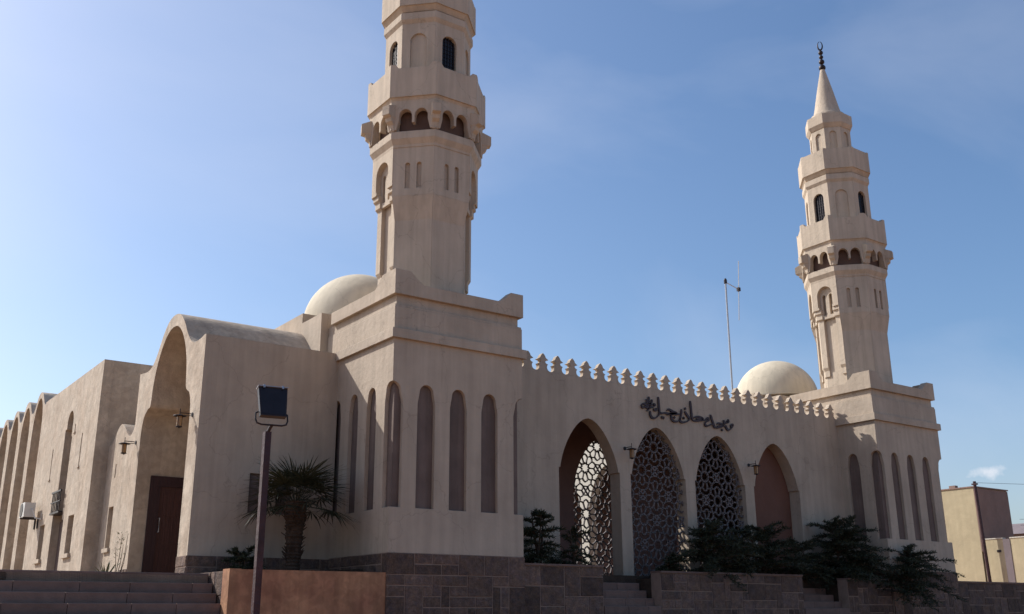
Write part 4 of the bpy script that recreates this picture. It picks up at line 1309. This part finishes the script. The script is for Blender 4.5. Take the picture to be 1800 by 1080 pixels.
conifer((5.25, 0.9, 2.68), 1.9, 0.95, 34, 'dark shrub against the wall just right of the near tower', 21, stems=3, needle_len=0.15, dens=0.8)
conifer((6.45, 0.75, 2.68), 1.5, 0.8, 14, 'thin dark shrub at the left foot of the open arch', 22, stems=2, needle_len=0.15, dens=0.7)
conifer((12.0, 0.72, 2.6), 1.75, 1.85, 50, 'dark spreading shrub below the two latticed arches', 23, stems=3, needle_len=0.15, dens=0.8)
conifer((14.3, 0.72, 2.6), 1.75, 1.85, 54, 'dark shrub between the second lattice and the rightmost arch', 24, stems=3, needle_len=0.15, dens=0.8)
conifer((18.6, 0.72, 2.52), 2.25, 2.0, 90, 'big dark shrub in front of the rightmost arch pier', 25, stems=3, needle_len=0.15, zlo=0.05, dens=0.85)
conifer((20.7, -0.2, 2.2), 1.75, 2.2, 48, 'dark conifer with long drooping branches in front of the far tower', 26, stems=1, lean=(0.4, 0), needle_len=0.15, zlo=0.05, dens=0.85)
for (x, y, z, s, lab, sd_) in ((10.1, 0.7, 2.6, 0.6, 'low dark shrub at the foot of the first lattice', 31), (16.2, 0.75, 2.6, 1.05, 'low dark shrub at the foot of the rightmost arch', 32),
                         (-2.7, 2.4, 2.42, 0.55, 'small dark shrub in the planter left of the palm', 33)):
    conifer((x, y, z), 1.3 * s, 1.1 * s, int(36 * s), lab, sd_, stems=2, needle_len=0.14)

# soft agave at the foot of the low bay
ag = thing('agave_plant', (-4.9, 6.2, TER), 'spiky pale agave at the foot of the porch wall', 'plant')
r_ = random.Random(5)
for k in range(26):
    az = k * 2.39996; el = R(75 - 62 * k / 26)
    l = r_.uniform(0.40, 0.62)
    d = Vector((math.cos(az) * math.cos(el), math.sin(az) * math.cos(el), math.sin(el)))
    sdv = Vector((-math.sin(az), math.cos(az), 0)); nrm = d.cross(sdv)
    c0 = Vector((-4.9, 6.2, TER + 0.03))
    rings = []
    for q, w in ((0, 0.022), (0.3, 0.032), (0.7, 0.02), (1.0, 0.002)):
        c = c0 + d * l * q + Vector((0, 0, -0.1 * l * q * q))
        rings.append([c + sdv * w, c + nrm * (-0.25 * w), c - sdv * w, c + nrm * 0.35 * w])
    MB().loft(rings).build('leaf', 'agave_leaf', ag)
sh = thing('dry_twig_shrub', (-4.75, 5.7, TER), 'thin dry upright twigs beside the agave', 'plant')
m = MB()
for k in range(5):
    a = r_.uniform(0, 2 * PI)
    p0 = Vector((-4.75 + 0.05 * math.cos(a), 5.7 + 0.05 * math.sin(a), TER)); top = p0 + Vector((r_.uniform(-.15, .15), r_.uniform(-.2, .2), r_.uniform(0.8, 1.2)))
    m.tube([p0, p0.lerp(top, 0.5) + Vector((.03, .02, 0)), top], 0.012, 5, 0.005)
m.build('twigs', 'bark', sh)
m = MB()
for k in range(46):
    z = r_.uniform(0.35, 1.2); a = r_.uniform(0, 2 * PI); rr = r_.uniform(0.02, 0.13)
    p = Vector((-4.75 + rr * math.cos(a), 5.7 + rr * math.sin(a), TER + z)); d = Vector((math.cos(a), math.sin(a), 0.6)).normalized() * 0.10
    sdv = Vector((-d.y, d.x, 0)) * 0.16
    m.add([p, p + d * 0.5 + sdv, p + d, p + d * 0.5 - sdv], [(0, 1, 2, 3)])
m.build('leaves', 'agave_leaf', sh, fix=False)

# line of trees across the road behind the viewer (mirrored in the floodlight glass)
r_ = random.Random(77)
v, f = [], []
tw = MB()
for k in range(13):
    x = -62 + k * 8.6 + r_.uniform(-1.5, 1.5); y = -46 + r_.uniform(-2, 2) ; h = r_.uniform(6.5, 9)
    tw.tube([(x, y, 0), (x + .2, y, h * 0.45)], 0.25, 8, 0.14)
    cl = []
    for b in range(16):
        a = r_.uniform(0, 2 * PI); q = r_.uniform(0.25, 1.0)
        c = Vector((x + math.cos(a) * 3.6 * q, y + math.sin(a) * 3.0 * q, h * 0.30 + h * 0.55 * r_.random()))
        cl.append((c, r_.uniform(1.3, 2.3)))
        tw.tube([(x + .2, y, h * 0.42), c], 0.09, 5, 0.03)
    for c, rr in cl:
        for i in range(260):
            d = Vector((r_.gauss(0, 1), r_.gauss(0, 1), r_.gauss(0, 1))).normalized() * rr * r_.random() ** 0.4
            p = c + d
            a1 = Vector((r_.gauss(0, 1), r_.gauss(0, 1), r_.gauss(0, 1))).normalized(); a2 = a1.orthogonal().normalized()
            b = len(v)
            v += [tuple(p - a1 * .26), tuple(p + a2 * .13), tuple(p + a1 * .26), tuple(p - a2 * .13)]
            f.append((b, b + 1, b + 2, b + 3))
tb = MB(); tb.v, tb.f = list(tw.v), list(tw.f)
me = bpy.data.meshes.new('tree_line')
nb = len(tw.v)
me.from_pydata(tw.v + v, [], tw.f + [tuple(i + nb for i in q) for q in f])
me.materials.append(MATS['street_leaf'])
o = bpy.data.objects.new('tree_line', me); COL.objects.link(o)
tag(o, 'dark line of trees across the road, mirrored in the floodlight glass', 'trees', kind='stuff')
